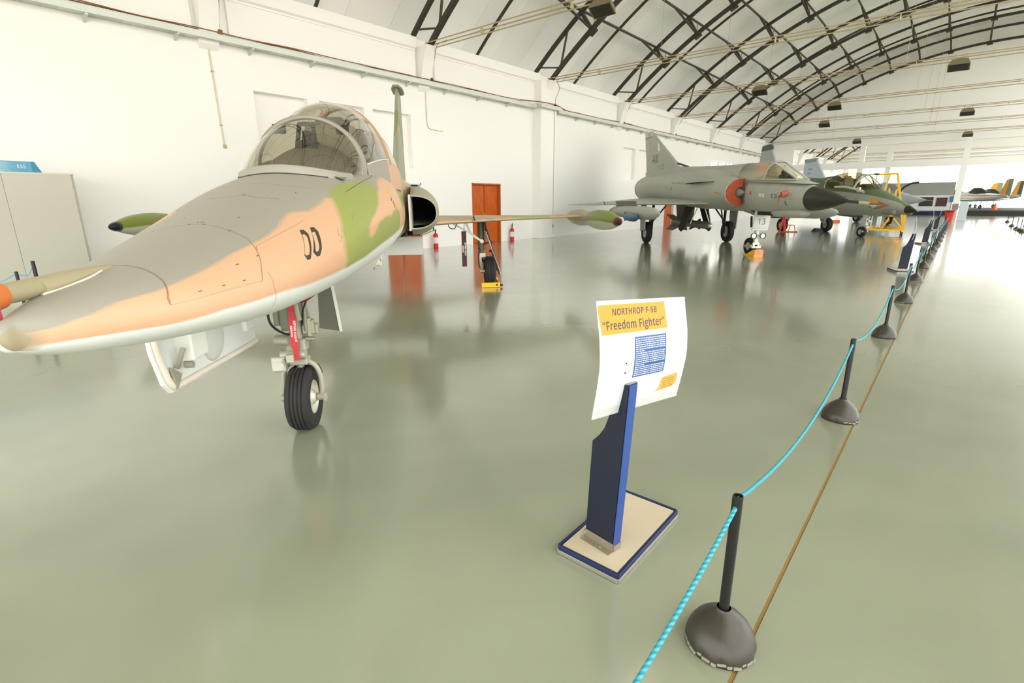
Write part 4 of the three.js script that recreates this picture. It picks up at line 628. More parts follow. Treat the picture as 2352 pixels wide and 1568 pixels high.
  for (const a of [0, 1, 2, 3]) part(ms, 'control_fin', [extrude([[.55, .1], [.95, .1], [.7, .26], [.55, .26]], .014).rotateY(-Math.PI / 2).applyMatrix4(new THREE.Matrix4().makeRotationZ(Math.PI / 4 + a * Math.PI / 2)).translate(0, .70, 0)], dark);
  part(jet, 'belly_pylon', extrude([[-1.0, .8], [.3, .8], [.4, 1.36], [-1.2, 1.36]], .1, .01).rotateY(-Math.PI / 2), dark);
    const ch = thing('wheel_chock', 'yellow chock with a salmon face in front of the delta jet nose wheel', 'chock', onJet(-4.95, 0, 0, TH, [-7.701, -19.353]), TH + .25);
  part(ch, 'wedge', extrude([[-.2, 0], [.16, 0], [.16, .17], [.1, .17]], .3, .008).rotateY(-Math.PI / 2).translate(-.02, 0, -.0), M.yellow); part(ch, 'face', rbox(.32, .12, .02, .005, -.02, .105, .175), std('#e08468', .6), 'salmon red front face'); part(ch, 'base_rail', box(.32, .03, .42, -.02, .015, -.04), std('#d9a51c', .5));
}
// ---------- green and grey attack jet behind the delta ----------
{
  const TH = 43 * Math.PI / 180, jet = thing('fighter_jet', 'green over grey jet with arrowhead emblem, third in the row by the yellow stand', 'jet', [-2.99, 0, -26.42], TH, 'parked jets');
  const T = [[-2.66, 1.125, 1.075, .03, .5, 2, 2], [-2.5, 1.2, 1.04, .1, .5, 2, 2], [-2.2, 1.33, 1.0, .19, .48, 2, 2], [-1.6, 1.57, .95, .33, .46, 2, 2.2], [-.9, 1.84, .90, .44, .45, 2.1, 2.4], [-.3, 2.0, .88, .5, .46, 2.2, 2.5], [.5, 2.08, .87, .54, .48, 2.2, 2.6], [1.6, 2.2, .87, .6, .5, 2.2, 2.6], [2.6, 2.42, .87, .66, .52, 2.2, 2.6], [4, 2.4, .88, .68, .52, 2.2, 2.6], [6.5, 2.25, 1.0, .58, .52, 2.1, 2.3], [9.6, 2.1, 1.45, .3, .5, 2, 2]];
  const sB = range(-2.66, 9.6, 90), u0 = -2.7, L = 12.4;
  const skin = canvasTex(1024, 1024, (c, W, H) => {
    const G = '#9fa196', GR = '#5f6f4c'; c.fillStyle = G; c.fillRect(0, 0, W, H);
    const at = (s, y) => [(s - u0) / L * W, vAt(T, s, y) * H], atL = (s, y) => [(s - u0) / L * W, H - vAt(T, s, y) * H];
    for (const f of [at, atL]) softPoly(c, [f(-2.6, 1.12), f(-2.02, 1.38), f(-1.2, 1.6), f(-.4, 1.74), f(.6, 1.84), f(1.6, 1.92), f(3, 2.0), f(9.4, 1.9), [W, H / 2], [0, H / 2]], GR, 5);
    for (let i = 0; i < 300; i++) { c.fillStyle = `rgba(${rnd() > .5 ? '40,42,30' : '225,225,205'},${rnd() * .07})`; c.fillRect(rnd() * W, rnd() * H, 6 + rnd() * 60, 2 + rnd() * 12); }
    const poly = (p, col) => { c.fillStyle = col; c.beginPath(); p.forEach(([s, y], i) => { const [x, r] = at(s, y); i ? c.lineTo(x, r) : c.moveTo(x, r); }); c.closePath(); c.fill(); };
    // arrowhead emblem on the nose
    poly([[-.80, 1.58], [-.78, 1.42], [-1.28, 1.38], [-1.2, 1.44]], '#e79a1e'); poly([[-1.72, 1.30], [-1.2, 1.46], [-1.12, 1.40], [-1.36, 1.31]], '#b9553a'); poly([[-1.72, 1.29], [-1.36, 1.29], [-1.08, 1.22], [-1.22, 1.17]], '#b9553a'); poly([[-1.06, 1.2], [-.72, 1.03], [-.95, 1.15], [-1.2, 1.17]], '#2c5a3c'); poly([[-.74, 1.27], [-.92, 1.18], [-.86, 1.26]], '#2c5a3c'); poly([[-.8, 1.30], [-1.2, 1.33], [-.98, 1.22]], '#dcdfd2');
    poly([[.12, 1.74], [-.22, 1.70], [-.04, 1.58]], '#8ea3a0'); poly([[-.04, 1.60], [.12, 1.46], [-.2, 1.46]], '#7c9496');
    for (const [s, y, w, h] of [[.6, 1.66, 8, 8], [.8, 1.5, 8, 5], [.9, 1.15, 7, 4], [.55, 1.15, 7, 4], [.1, 1.12, 7, 4], [2.2, 1.2, 6, 4]]) { const [x, r] = at(s, y); c.fillStyle = '#43443a'; c.fillRect(x - w / 2, r - h / 2, w, h); }
  });
  part(jet, 'fuselage', loft(sB.map((s) => bodyRing(T, s, 56)), { caps: 'end', uv: (i, v) => [(sB[i] - u0) / L, v] }), jetPaint(skin, .5));
  const cap = part(jet, 'nose_cap', loft([-2.70, -2.66, -2.55, -2.4, -2.26].map((s) => bodyRing(T, Math.max(s, -2.66), 40).map(([x, y]) => s < -2.66 ? [0, 1.1, -s] : [x * 1.03, 1.1 + (y - 1.1) * 1.03, -s]))), std('#262319', .4)); part(cap, 'nose_probe', cyl([0, 1.1, 2.69], [0, 1.1, 2.78], .01, .006, 8), M.alu);
  const green = std('#5f6f4c', .5), gry = std('#a3a499', .5), gl = phys('#e0d9b8', { transmission: 1, thickness: 0, roughness: .03 });
  const arch = (s, w, y0, top, n = 28) => range(0, Math.PI, n).map((a) => [w * Math.cos(a), y0 + (top - y0) * Math.sin(a), -s]);
  part(jet, 'windscreen', loft([0, .25, .5, .75, 1].map((q) => range(-1, 1, 20).map((u) => { const f = u * Math.PI / 2, bx = .44 * Math.sin(f), bs = .3 - .9 * Math.cos(f), tx = .42 * Math.sin(f), ty = 2.0 + .53 * Math.cos(f), ts = .3; return [bx + (tx - bx) * q, bodyY(T, bs, bx) + .01 + (ty - bodyY(T, bs, bx) - .01) * q, -(bs + (ts - bs) * q)]; })), { closed: false }), gl);
  part(jet, 'canopy', loft([[.36, 2.56, .43], [.8, 2.65, .45], [1.2, 2.67, .46], [1.7, 2.65, .46], [2.2, 2.58, .44]].map(([s, t, w]) => arch(s, w, 1.98, t)), { closed: false }), gl);
  part(jet, 'canopy_arch', tube(arch(.33, .435, 1.98, 2.55), .022, 50, 8), std('#4a4a3c', .5)); part(jet, 'canopy_arch', tube(arch(.28, .43, 1.98, 2.53), .018, 50, 8), gry);
  part(jet, 'windscreen_bar', tube([[-.14, 2.0, .56], [-.15, 2.3, .1], [-.14, 2.5, -.26]], .015, 20, 6), std('#7d7c64', .5)); part(jet, 'windscreen_bar', tube([[.14, 2.0, .56], [.15, 2.3, .1], [.14, 2.5, -.26]], .015, 20, 6), std('#7d7c64', .5));
  part(jet, 'spine', loft([[2.15, 2.58, .44], [2.8, 2.54, .36], [3.6, 2.48, .28], [5, 2.4, .2], [7.5, 2.3, .14]].map(([s, t, w]) => arch(s, w, 1.9, t)), { closed: false }), green);
  const seat = part(jet, 'ejection_seat', [rbox(.4, .6, .16, .04, 0, 2.15, -1.35)], std('#6b664e', .7)); part(seat, 'headrest', rbox(.28, .2, .14, .04, 0, 2.44, -1.4), std('#8c7b52', .7)); part(jet, 'glareshield', rbox(.5, .14, .4, .05, 0, 2.06, -.1), M.darkGrey);
  for (const k of [1, -1]) {
    const n = part(jet, 'intake', loft([[1.7, .25, .3], [2.2, .34, .36], [3.2, .42, .5], [5, .4, .55]].map(([s, w, h]) => range(-Math.PI / 2, Math.PI / 2, 16).map((a) => [k * (.55 + w * Math.cos(a) ** .8), 2.12 - (s - 1.7) * .05 + h * Math.sin(a), -s])), { closed: false }), green);
    part(n, 'intake_mouth', loft([[...range(-1, 1, 16)].map((u) => [k * (.56 + .24 * Math.cos(u * 1.57) ** .8), 2.12 + .29 * Math.sin(u * 1.57), -1.74]), [...range(-1, 1, 16)].map(() => [k * .56, 2.12, -2.1])], { closed: false }), std('#6e2c1c', .7)); part(n, 'intake_rim', tube(range(-1, 1, 16).map((u) => [k * (.55 + .25 * Math.cos(u * 1.57) ** .8), 2.12 + .3 * Math.sin(u * 1.57), -1.7]), .018, 30, 6), gry);
    part(jet, 'wing', wing([[.5, 2.05, 3.2, 6.1, .2], [4.4, 1.95, 5.0, 6.2, .07]].map((r) => [k * r[0], ...r.slice(1)]).sort((a, b) => a[0] - b[0]), 12), green);
    part(jet, 'tailplane', wing([[.2, 1.8, 8.2, 9.7, .1], [1.9, 1.75, 9.2, 9.9, .05]].map((r) => [k * r[0], ...r.slice(1)]).sort((a, b) => a[0] - b[0]), 8), gry);
    const g = part(jet, 'main_gear', [bar([k * .85, 1.05, -3.75], [k * 1.0, .4, -4.05], .1, .12), cyl([k * .95, .75, -4.3], [k * 1.02, .3, -4.05], .05), bar([k * .9, .95, -4.4], [k * .95, .5, -4.2], .07, .08)], gry);
    part(g, 'tyre', wheelGeo(.33, .26, .5, 2).translate(k * 1.14, .33, -4.05), M.tyre); part(g, 'wheel_hub', hubGeo(.165, .25, k).translate(k * 1.14, .33, -4.05), M.rim);
    part(jet, 'gun_fairing', [lathe([[.06, -.3], [.09, -.1], [.1, .2], [.085, .3], [.05, .3]], 18).rotateX(Math.PI / 2).translate(k * .33, 1.05, 1.72), cyl([k * .33, 1.05, 1.95], [k * .33, 1.05, 2.03], .045)], std('#7f7e6a', .5));
    const tk = part(jet, 'drop_tank', lathe([[0, 2.3], [.12, 2.0], [.22, 1.4], [.26, .6], [.25, -.6], [.16, -1.5], [0, -2]], 26).rotateX(Math.PI / 2).translate(k * 2.15, .95, -3.6), std('#38485e', .45)); part(tk, 'pylon', box(.08, .7, 1.6, k * 2.15, 1.55, -4.4), gry);
  }
  part(jet, 'tail_fin', extrude([[6.6, 2.2], [7.9, 4.2], [9.0, 4.2], [9.4, 2.1]], .12, .02).rotateY(Math.PI / 2), std('#a9b0ae', .5)); part(jet, 'fin_tip', extrude([[7.9, 4.2], [8.02, 4.42], [8.2, 4.5], [8.95, 4.46], [9.02, 4.2]], .13, .02).rotateY(Math.PI / 2), std('#4d4c44', .5));
  part(jet, 'nozzle', lathe([[.26, -.2], [.3, .1], [.24, .4], [.2, .4], [.2, -.2]], 24).rotateX(-Math.PI / 2).translate(0, 1.77, -9.6), M.alu);
  const pr = part(jet, 'side_rail', [tube([[-.58, 2.06, -1.3], [-.6, 2.04, -.6], [-.58, 1.93, .1], [-.54, 1.83, .48]], .05, 30, 10), tube([[-.60, 1.98, -.1], [-.57, 2.2, .05], [-.46, 2.42, .2], [-.42, 2.5, .45], [-.4, 2.5, .8]], .028, 30, 8), rbox(.08, .2, .16, .02, -.57, 1.92, .2)], std('#cfcebf', .45));
  part(pr, 'rail_head', [cyl([-.4, 2.5, .75], [-.4, 2.49, .98], .04, .03, 12)], std('#55563f', .5));
  const g = part(jet, 'nose_gear', [cyl([0, .36, -.0 + .25], [0, 1.05, .3], .055), bar([-.06, .5, .3], [-.1, 1.0, .3], .05, .08), bar([.08, .45, .34], [.1, 1.0, .34], .05, .05), bar([.1, .25, .22], [.1, .2, -.02], .03, .06), bar([-.1, .25, .22], [-.1, .2, -.02], .03, .06), rbox(.2, .08, .1, .02, 0, .42, .3), rbox(.16, .1, .12, .02, .02, .66, .32), rbox(.12, .06, .12, .02, -.03, .82, .32)], std('#b9b7a8', .45, .3));
  part(g, 'tyre', wheelGeo(.215, .17, .5, 3).translate(0, .215, 0), M.tyre); part(g, 'wheel_hub', hubGeo(.105, .18, -1).translate(0, .215, 0), M.rim); part(g, 'gear_door', [box(.02, .5, .3, .26, .72, .3), box(.02, .5, .24, -.22, .76, .36)], std('#cbd2d2', .5));
  part(jet, 'belly_antenna', extrude([[-.1, .88], [.1, .88], [.03, .6], [0, .6]], .03).rotateY(-Math.PI / 2).translate(0, 0, 1.5), M.black);
  const ch = thing('wheel_stand', 'small orange wire stand in front of a black wheel under the green jet wing', 'stand', onJet(3.7, -1.0, 0, TH, [-2.99, -26.42]), TH - .5);
  for (const [a, b] of [[-.4, -.1], [.0, .3]]) part(ch, 'leg_frame', tube([[a, .02, .1], [(a + b) / 2 - .08, .34, .08], [(a + b) / 2 + .08, .34, .08], [b, .02, .1]], .018, 20, 6, false, .05), M.orange); part(ch, 'rail', [cyl([-.45, .02, .1], [.4, .02, .1], .018), cyl([-.3, .34, .08], [.2, .34, .08], .018), cyl([-.45, .02, -.1], [.4, .02, -.1], .018)], M.orange);
  const ck = thing('wheel_chock', 'black rubber chock behind the near main wheel of the green jet', 'chock', onJet(4.1, -.5, 0, TH, [-2.99, -26.42]), TH); void ck;
  part(ck, 'wedge', extrude([[-.25, 0], [.2, 0], [.05, .14], [-.1, .14]], .3, .01), M.black); ck.position.set(...onJet(4.05, .72, 0, TH, [-2.99, -26.42]));
}
// ---------- pale blue-grey jet farther back ----------
{
  const TH = 43 * Math.PI / 180, jet = thing('fighter_jet', 'pale blue-grey jet with tall fin and curved black probe, farthest in the row', 'jet', [-2.1, 0, -38.6], TH, 'parked jets');
  const T = [[-.9, 1.5, 1.46, .02, .5, 2, 2], [-.5, 1.6, 1.36, .12, .5, 2, 2], [.3, 1.78, 1.22, .28, .5, 2, 2], [1.4, 2.0, 1.1, .42, .5, 2, 2.2], [2.6, 2.1, 1.0, .52, .5, 2.1, 2.4], [5, 2.15, .98, .7, .5, 2.2, 2.5], [8, 2.15, 1.1, .6, .5, 2.1, 2.3], [11, 2.1, 1.4, .34, .5, 2, 2]];
  const pale = std('#b4bcc2', .5), sB = range(-.9, 11, 50);
  part(jet, 'fuselage', loft(sB.map((s) => bodyRing(T, s, 40)), { caps: 'end' }), pale);
  const arch = (s, w, y0, top) => range(0, Math.PI, 20).map((a) => [w * Math.cos(a), y0 + (top - y0) * Math.sin(a), -s]);
  part(jet, 'canopy', loft([[1.0, 1.95, .2], [1.6, 2.4, .36], [2.4, 2.55, .4], [3.2, 2.45, .38], [4, 2.2, .3]].map(([s, t, w]) => arch(s, w, 1.85, t)), { closed: false }), phys('#d5d8da', { transmission: .9, thickness: 0, roughness: .05 }));
  const f = part(jet, 'tail_fin', extrude([[7.6, 2.1], [9.8, 4.5], [11.1, 4.5], [11.2, 2.0]], .14, .02).rotateY(Math.PI / 2), std('#b9c6d2', .5)); part(f, 'fin_tip', rbox(.16, .28, 1.5, .04, 0, 4.38, -10.4), std('#8f9aa0', .5)); part(f, 'rudder_mark', [box(.16, .12, .5, 0, 3.75, -10.3), box(.16, .1, .4, 0, 3.45, -10.35)], std('#8d979d', .5));
  for (const k of [1, -1]) {
    part(jet, 'wing', wing([[.5, 1.35, 4.2, 8.2, .2], [3.6, 1.35, 6.4, 7.8, .07]].map((r) => [k * r[0], ...r.slice(1)]).sort((a, b) => a[0] - b[0]), 10), pale);
    part(jet, 'tailplane', wing([[.2, 1.8, 9.4, 11, .1], [2, 1.8, 10.4, 11.1, .05]].map((r) => [k * r[0], ...r.slice(1)]).sort((a, b) => a[0] - b[0]), 8), pale);
    const g = part(jet, 'main_gear', [cyl([k * 1.0, .4, -6], [k * .9, 1.4, -5.9], .06)], M.alu); part(g, 'tyre', wheelGeo(.33, .22, .5).translate(k * 1.12, .33, -6), M.tyre); part(g, 'wheel_hub', hubGeo(.165, .21, k).translate(k * 1.12, .33, -6), M.rim);
    part(jet, 'drop_tank', lathe([[0, 2.2], [.14, 1.8], [.25, 1], [.27, 0], [.2, -1.3], [0, -2]], 22).rotateX(Math.PI / 2).translate(k * 2.0, .78, -6.0), std('#22355a', .4)); part(jet, 'pylon', box(.08, .5, 1.4, k * 2, 1.15, -6.4), pale);
  }
  const g = part(jet, 'nose_gear', cyl([0, .3, -1.6], [0, 1.2, -1.5], .05), M.alu); part(g, 'tyre', wheelGeo(.25, .16, .5).translate(0, .25, -1.65), M.tyre);
  part(jet, 'refuelling_probe', tube([[-.25, 1.75, -.9], [-.28, 2.0, -.75], [-.25, 2.25, -.5], [-.18, 2.42, -.1], [-.12, 2.45, .25]], .055, 30, 10), M.darkGrey);
  part(jet, 'nose_probe', cyl([0, 1.48, .85], [0, 1.45, 1.5], .02, .008), M.alu);
  const ch = thing('wheel_chock', 'orange chock beside the blue-hubbed wheel of the farthest jet', 'chock', onJet(5.7, -.6, 0, TH, [-2.1, -38.6]), TH); part(ch, 'wedge', extrude([[-.3, 0], [.3, 0], [.25, .14], [-.25, .14]], .2, .01), M.orange);
}
// ---------- yellow boarding stand ----------
{
  const t = thing('boarding_stand', 'yellow wheeled boarding stand with steps beside the green jet', 'stand', [-2.45, 0, -28.9], .1);
  const Y = M.yellow, b = (n, a, c, w = .05) => part(t, n, bar(a, c, w, w), Y);
  const x0 = -.72, x1 = .72, z0 = .62, z1 = -.62;
  for (const z of [z0, z1]) { b('base_rail', [x0, .24, z], [x1, .24, z], .07); b('top_rail', [-.12, 2.62, z * .75], [.14, 2.62, z * .75]); b('frame_leg', [-.46, .24, z], [-.12, 2.62, z * .75], .06); b('frame_leg', [x1, .24, z], [.14, 2.62, z * .75], .06); b('inner_leg', [.1, .9, z * .95], [-.06, 2.0, z * .8]); b('inner_leg', [.1, .9, z * .95], [.22, 1.95, z * .8]); b('upright', [x1 - .04, .24, z], [x1 - .04, .98, z]); b('upright', [x0 + .02, .24, z], [x0 + .12, 1.7, z]); b('diagonal', [.1, .95, z], [x1 - .06, .28, z]); b('diagonal', [.25, .95, z], [-.1, .28, z]); }
  for (const x of [x0, x1]) b('cross_rail', [x, .24, z0], [x, .24, z1], .07); b('cross_rail', [-.12, 2.62, z0 * .75], [-.12, 2.62, z1 * .75]); b('cross_rail', [.14, 2.62, z0 * .75], [.14, 2.62, z1 * .75]);
  for (const [x, y] of [[.28, .32], [.15, .62], [.02, .92], [-.1, 1.25], [-.2, 1.6]]) part(t, 'step', box(.34, .035, 1.1, x, y, 0), std('#b58d16', .6));
  for (const x of [x0 + .05, x1 - .05]) for (const z of [z0, z1]) { const c = part(t, 'caster', wheelGeo(.085, .05, .4).translate(x, .085, z), M.darkGrey); part(c, 'caster_fork', [box(.08, .05, .06, x, .19, z), box(.012, .12, .05, x + .035, .13, z), box(.012, .12, .05, x - .035, .13, z)], M.alu); }
  b('hand_rail', [-.6, 1.7, z0], [-.6, 2.6, z0], .04); b('hand_rail', [-.6, 2.6, z0], [-.12, 2.62, z0 * .75], .04); b('hand_rail', [-.6, 2.6, z1], [-.12, 2.62, z1 * .75], .04); b('hand_rail', [-.6, 1.7, z1], [-.6, 2.6, z1], .04);
}
// ---------- rope barrier ----------
const postXZ = [[-.40, -1.63], [-.41, -4.2], [-.42, -7.2], [-.41, -9.9], [-.42, -12.65], [-.41, -15.2], [-.41, -17.8], [-.40, -20.4], [-.38, -23.0], [-.38, -25.6], [-.38, -28.3], [-.38, -31], [-.37, -33.8], [-.37, -36.6], [-.37, -39.5]];
{
  const iron = std('#3e3a31', .38, .25), tubeM = std('#1c1b19', .4, .2), chip = std('#8b8577', .8);
  const prof = []; for (const [r, y] of [[.119, 0], [.121, .012], [.12, .03], [.112, .055], [.095, .085], [.07, .112], [.045, .132], [.03, .145], [.024, .155]]) prof.push([r, y]);
  const t = thing('barrier_post', 'nearest black barrier post with a worn grey cone base, bottom right', 'barrier post', [postXZ[0][0], 0, postXZ[0][1]], .3, 'barrier posts along the floor joint');
  const base = part(t, 'cone_base', (() => { const pts = []; for (let i = 0; i < prof.length - 1; i++) for (const u of [0, .5]) pts.push([prof[i][0] + (prof[i + 1][0] - prof[i][0]) * u, prof[i][1] + (prof[i + 1][1] - prof[i][1]) * u]); pts.push(prof[prof.length - 1]); pts.unshift([.0, .0]); const g = lathe(pts, 48); return map3(g, (x, y, z) => { const r = Math.hypot(x, z); if (r < .09 || y > .03) return [x, y, z]; const a = Math.atan2(z, x), k = 1 - .05 * Math.max(0, Math.sin(a * 7) * Math.sin(a * 3 + 1)) ** 2; return [x * k, y, z * k]; }); })(), iron);
  part(base, 'chipped_edge', range(0, 11, 11).map((i) => { const a = .4 + i * .22, r = .121 - .002 * (i % 3); return rbox(.018 + .012 * (i % 2), .012, .008, .003, r * Math.cos(a), .009 + .003 * (i % 3), r * Math.sin(a), 0, -a + Math.PI / 2, .2 * (i % 3 - 1)); }), chip, 'chipped pale rim of the base');
  part(t, 'tube', lathe([[.0175, .14], [.0175, .60], [.0165, .602], [.0135, .602], [.0135, .57], [0, .565]], 28), tubeM);
  const names = ['', 'second barrier post from the viewer, right of the sign panel', 'third barrier post from the viewer', 'fourth barrier post from the viewer', 'fifth barrier post, just before the second blue sign', 'sixth barrier post, just past the second blue sign', 'seventh barrier post from the viewer', 'eighth barrier post from the viewer', 'ninth barrier post, in front of the third blue sign', 'tenth barrier post, right after the third blue sign', 'eleventh barrier post from the viewer', 'twelfth barrier post, small in the distance', 'thirteenth barrier post, small in the distance', 'fourteenth barrier post, next to last of the near row', 'last barrier post of the near row, by the end wall'];
  postXZ.forEach(([x, z], i) => { if (i) copyOf(t, [x, 0, z], i * 1.7, names[i]); });
  [[2.45, -34.2, 'nearest'], [2.46, -35.6, 'second nearest'], [2.43, -37.4, 'third'], [2.46, -41.2, 'fourth'], [2.62, -48.2, 'farthest']].forEach(([x, z, n]) => copyOf(t, [x, 0, z], z, `dark barrier post of the far right row near the dark platform, ${n}`));
  copyOf(t, [-9.6, 0, -1.13], 1, 'barrier post behind the jet nose, right of two before the grey booth').scale.setScalar(1.3); copyOf(t, [-9.6, 0, -.94], 2, 'barrier post behind the jet nose, left of two before the grey booth').scale.setScalar(1.09);
  // turquoise rope threaded through the posts
  const rope = thing('rope', 'turquoise rope strung through the near row of barrier posts', 'rope');
  const ropeM = std('#ffffff', .75, 0, { map: canvasTex(64, 64, (c) => { c.fillStyle = '#2f98a8'; c.fillRect(0, 0, 64, 64); c.strokeStyle = '#55abb4'; c.lineWidth = 9; for (let i = -64; i < 128; i += 32) { c.beginPath(); c.moveTo(i, 0); c.lineTo(i + 64, 64); c.stroke(); } c.strokeStyle = '#25808f'; c.lineWidth = 5; for (let i = -48; i < 128; i += 32) { c.beginPath(); c.moveTo(i, 0); c.lineTo(i + 64, 64); c.stroke(); } }) }); ropeM.map.repeat.set(60, 1);
  const P = [[-.46, 1.0], ...postXZ];
  for (let i = 0; i < P.length - 1; i++) {
    const [x0, z0] = P[i], [x1, z1] = P[i + 1], d = [x1 - x0, z1 - z0], sag = i === 0 ? .22 : .16, ya = i ? .588 : .545, yb = .565, pts = [];
    for (let k = 0; k <= 14; k++) { const u = k / 14; pts.push([x0 + d[0] * u - .012 * (1 - u) * 0, ya + (yb - ya) * u - sag * 4 * u * (1 - u), z0 + d[1] * u]); }
    part(rope, 'rope_span', tube(pts, .0075, 60, 8), ropeM);
  }
  const r2 = thing('rope', 'pale blue rope between the two posts before the grey booth', 'rope'); part(r2, 'rope_span', tube([[-9.6, .74, -1.13], [-9.6, .61, -1.06], [-9.6, .595, -1.0], [-9.6, .63, -.94]], .008, 30, 6), std('#7fb6c0', .7)); part(r2, 'rope_span', tube([[-9.6, .63, -.94], [-9.6, .5, -.7], [-9.6, .42, -.45]], .008, 20, 6), std('#7fb6c0', .7));
}
// ---------- information stands ----------
{
  const print = canvasTex(1024, 1024, (c, W, H) => {
    c.fillStyle = '#d3d7d7'; c.fillRect(0, 0, W, H);
    c.fillStyle = '#c98f06'; c.beginPath(); c.moveTo(0, 45); c.lineTo(20, 34); c.lineTo(760, 30); c.lineTo(775, 270); c.lineTo(20, 275); c.lineTo(0, 80); c.fill();
    c.fillStyle = '#3e3020'; c.textAlign = 'center'; c.font = 'bold 76px sans-serif'; c.save(); c.translate(405, 122); c.scale(.88, 1); c.fillText('NORTHROP F-5B', 0, 0); c.restore(); c.font = 'bold 100px sans-serif'; c.save(); c.translate(390, 238); c.scale(.8, 1); c.fillText('“Freedom Fighter”', 0, 0); c.restore();
    c.fillStyle = '#34568c'; c.fillRect(375, 318, 378, 372);
    const lines = (x, y, w, n, dy, col, h) => { for (let i = 0; i < n; i++) { c.fillStyle = col; let p = x; const end = x + w * (i % 7 === 6 ? .3 : 1); while (p < end - 6) { const q = 8 + rnd() * 34; c.fillRect(p, y + i * dy, Math.min(q, end - p), h); p += q + 6; } } };
    lines(390, 334, 350, 19, 18.6, '#e9eef5', 8); lines(775, 392, 215, 13, 17, '#9fb3b4', 4); lines(375, 712, 300, 3, 26, '#b6bcc0', 6); lines(375, 800, 140, 6, 24, '#b2b8bc', 5); lines(560, 880, 210, 3, 24, '#c3c8ca', 4);
    c.fillStyle = '#d3a24a'; c.beginPath(); c.moveTo(770, 756); c.lineTo(940, 740); c.quadraticCurveTo(965, 745, 960, 830); c.quadraticCurveTo(955, 885, 880, 890); c.lineTo(760, 896); c.lineTo(690, 906); c.quadraticCurveTo(745, 880, 745, 830); c.quadraticCurveTo(742, 770, 770, 756); c.fill();
    lines(780, 778, 150, 5, 22, '#7d5a2a', 6);
    c.fillStyle = '#c4c5c0'; c.fillRect(0, 940, W, 84);
  });
  const navy = std('#081228', .55), blue = std('#24468a', .4), steel = std('#a39b88', .35, .6);
  const t = thing('info_stand', 'nearest white and yellow information panel on a dark blue stand', 'sign', [-1.0, 0, -1.78], -8.3 * Math.PI / 180, 'information stands along the rope');
  // base plate seen from above: from x -.13..+.17, z +.11..-.49
  const bx = -.0055, bz = -.176, bw = .3, bd = .60; // in the stand's own frame, before the slight turn of the tower
  const yaw = 8.3 * Math.PI / 180;
  const base = part(t, 'base_board', rbox(bw - .02, .032, bd - .02, .004, 0, .026, 0), std('#c9bba0', .5)); base.rotation.y = yaw; base.position.set(bx, 0, bz);
  part(base, 'base_edge', [rbox(bw, .03, .014, .003, 0, .03, bd / 2), rbox(bw, .03, .014, .003, 0, .03, -bd / 2), rbox(.014, .03, bd, .003, bw / 2, .03, 0), rbox(.014, .03, bd, .003, -bw / 2, .03, 0)], M.blueDark);
  part(base, 'base_trim', [rbox(bw + .004, .02, .018, .002, 0, .012, bd / 2), rbox(bw + .004, .02, .018, .002, 0, .012, -bd / 2), rbox(.018, .02, bd + .004, .002, bw / 2, .012, 0), rbox(.018, .02, bd + .004, .002, -bw / 2, .012, 0)], std('#a8a498', .35, .6));
  // tower profile in x-y; front face at z = 0
  const a0 = -.076;
  const tp = [[0, .042], [.02, .533], [.055, .572], [.082, .615], [.104, .68], [.124, .76], [.138, .825], [.194, .838], [.192, .78], [.155, .042]].map(([x, y]) => [x + a0, y]);
  const tow = part(t, 'tower', extrude(tp, .05, .003).translate(0, 0, -.025), navy);
  part(tow, 'tower_side', [bar([.1555 + a0, .045, -.025], [.1925 + a0, .78, -.025], .006, .05, [0, 0, 1]), bar([.1925 + a0, .78, -.025], [.1945 + a0, .838, -.025], .006, .05, [0, 0, 1])], blue, 'lighter blue edge strip'); part(tow, 'top_cap', bar([.138 + a0, .829, -.025], [.194 + a0, .842, -.025], .004, .05, [0, 0, 1]), std('#8a8f92', .4, .3));
  part(t, 'foot_angle', [box(.165, .04, .003, .078 + a0, .062, .003), box(.165, .003, .035, .078 + a0, .044, .018), box(.003, .03, .05, .162 + a0, .058, -.025)], steel); part(t, 'screw', [-.05, .05].flatMap((x) => [cyl([x + .07 + a0 - .02, .065, .004], [x + .07 + a0 - .02, .065, .008], .006, .006, 8), cyl([x + .07 + a0 - .02, .046, .02], [x + .07 + a0 - .02, .049, .02], .006, .006, 8)]), M.chrome);
  // bowed panel: profile in x-y, sheet running away from the viewer
  const prof = [[-.036, 1.186], [-.026, 1.13], [-.006, 1.03], [0, .94], [-.010, .85], [-.036, .705]];
  const pt = (u, v) => { const i = v * 50; const ys = prof.map((p) => -p[1]), y = 1.186 + (.705 - 1.186) * v; const x = hermite(ys, prof.map((p) => p[0]), -y); const yy = y - .03 * (1 - v) * u + .006 * v * u; return [.0 + x, yy, -u]; };
  const Lp = .476, sheet = (off) => range(0, 1, 24).map((v) => [0, .25, .5, .75, 1].map((u) => { const p = pt(u, v); return [p[0] + off, p[1], p[2] * Lp]; }));
  const panel = part(t, 'panel', [loft(sheet(0), { closed: false, uv: (i, v) => [v, 1 - i / 24] })], std('#ffffff', .35, 0, { map: print }));
  part(panel, 'panel_back', [loft(sheet(-.006), { closed: false }), loft([sheet(0).map((r) => r[0]), sheet(-.006).map((r) => r[0])], { closed: false }), loft([sheet(0).map((r) => r[4]), sheet(-.006).map((r) => r[4])], { closed: false }), loft([sheet(0)[0], sheet(-.006)[0]], { closed: false }), loft([sheet(0)[24], sheet(-.006)[24]], { closed: false })], std('#e2e6e8', .4));
  part(panel, 'panel_bolt', [cyl([-.002, .93, -.13], [.003, .93, -.13], .003, .003, 8), cyl([-.006, .89, -.13], [.001, .89, -.13], .003, .003, 8)], M.darkGrey);
  panel.position.set(.08, 0, .14); panel.rotation.y = 8.3 * Math.PI / 180 - 19 * Math.PI / 180; 
  copyOf(t, [-.72, 0, -14.0], .23, 'second dark blue information stand, seen edge-on beside the rope');
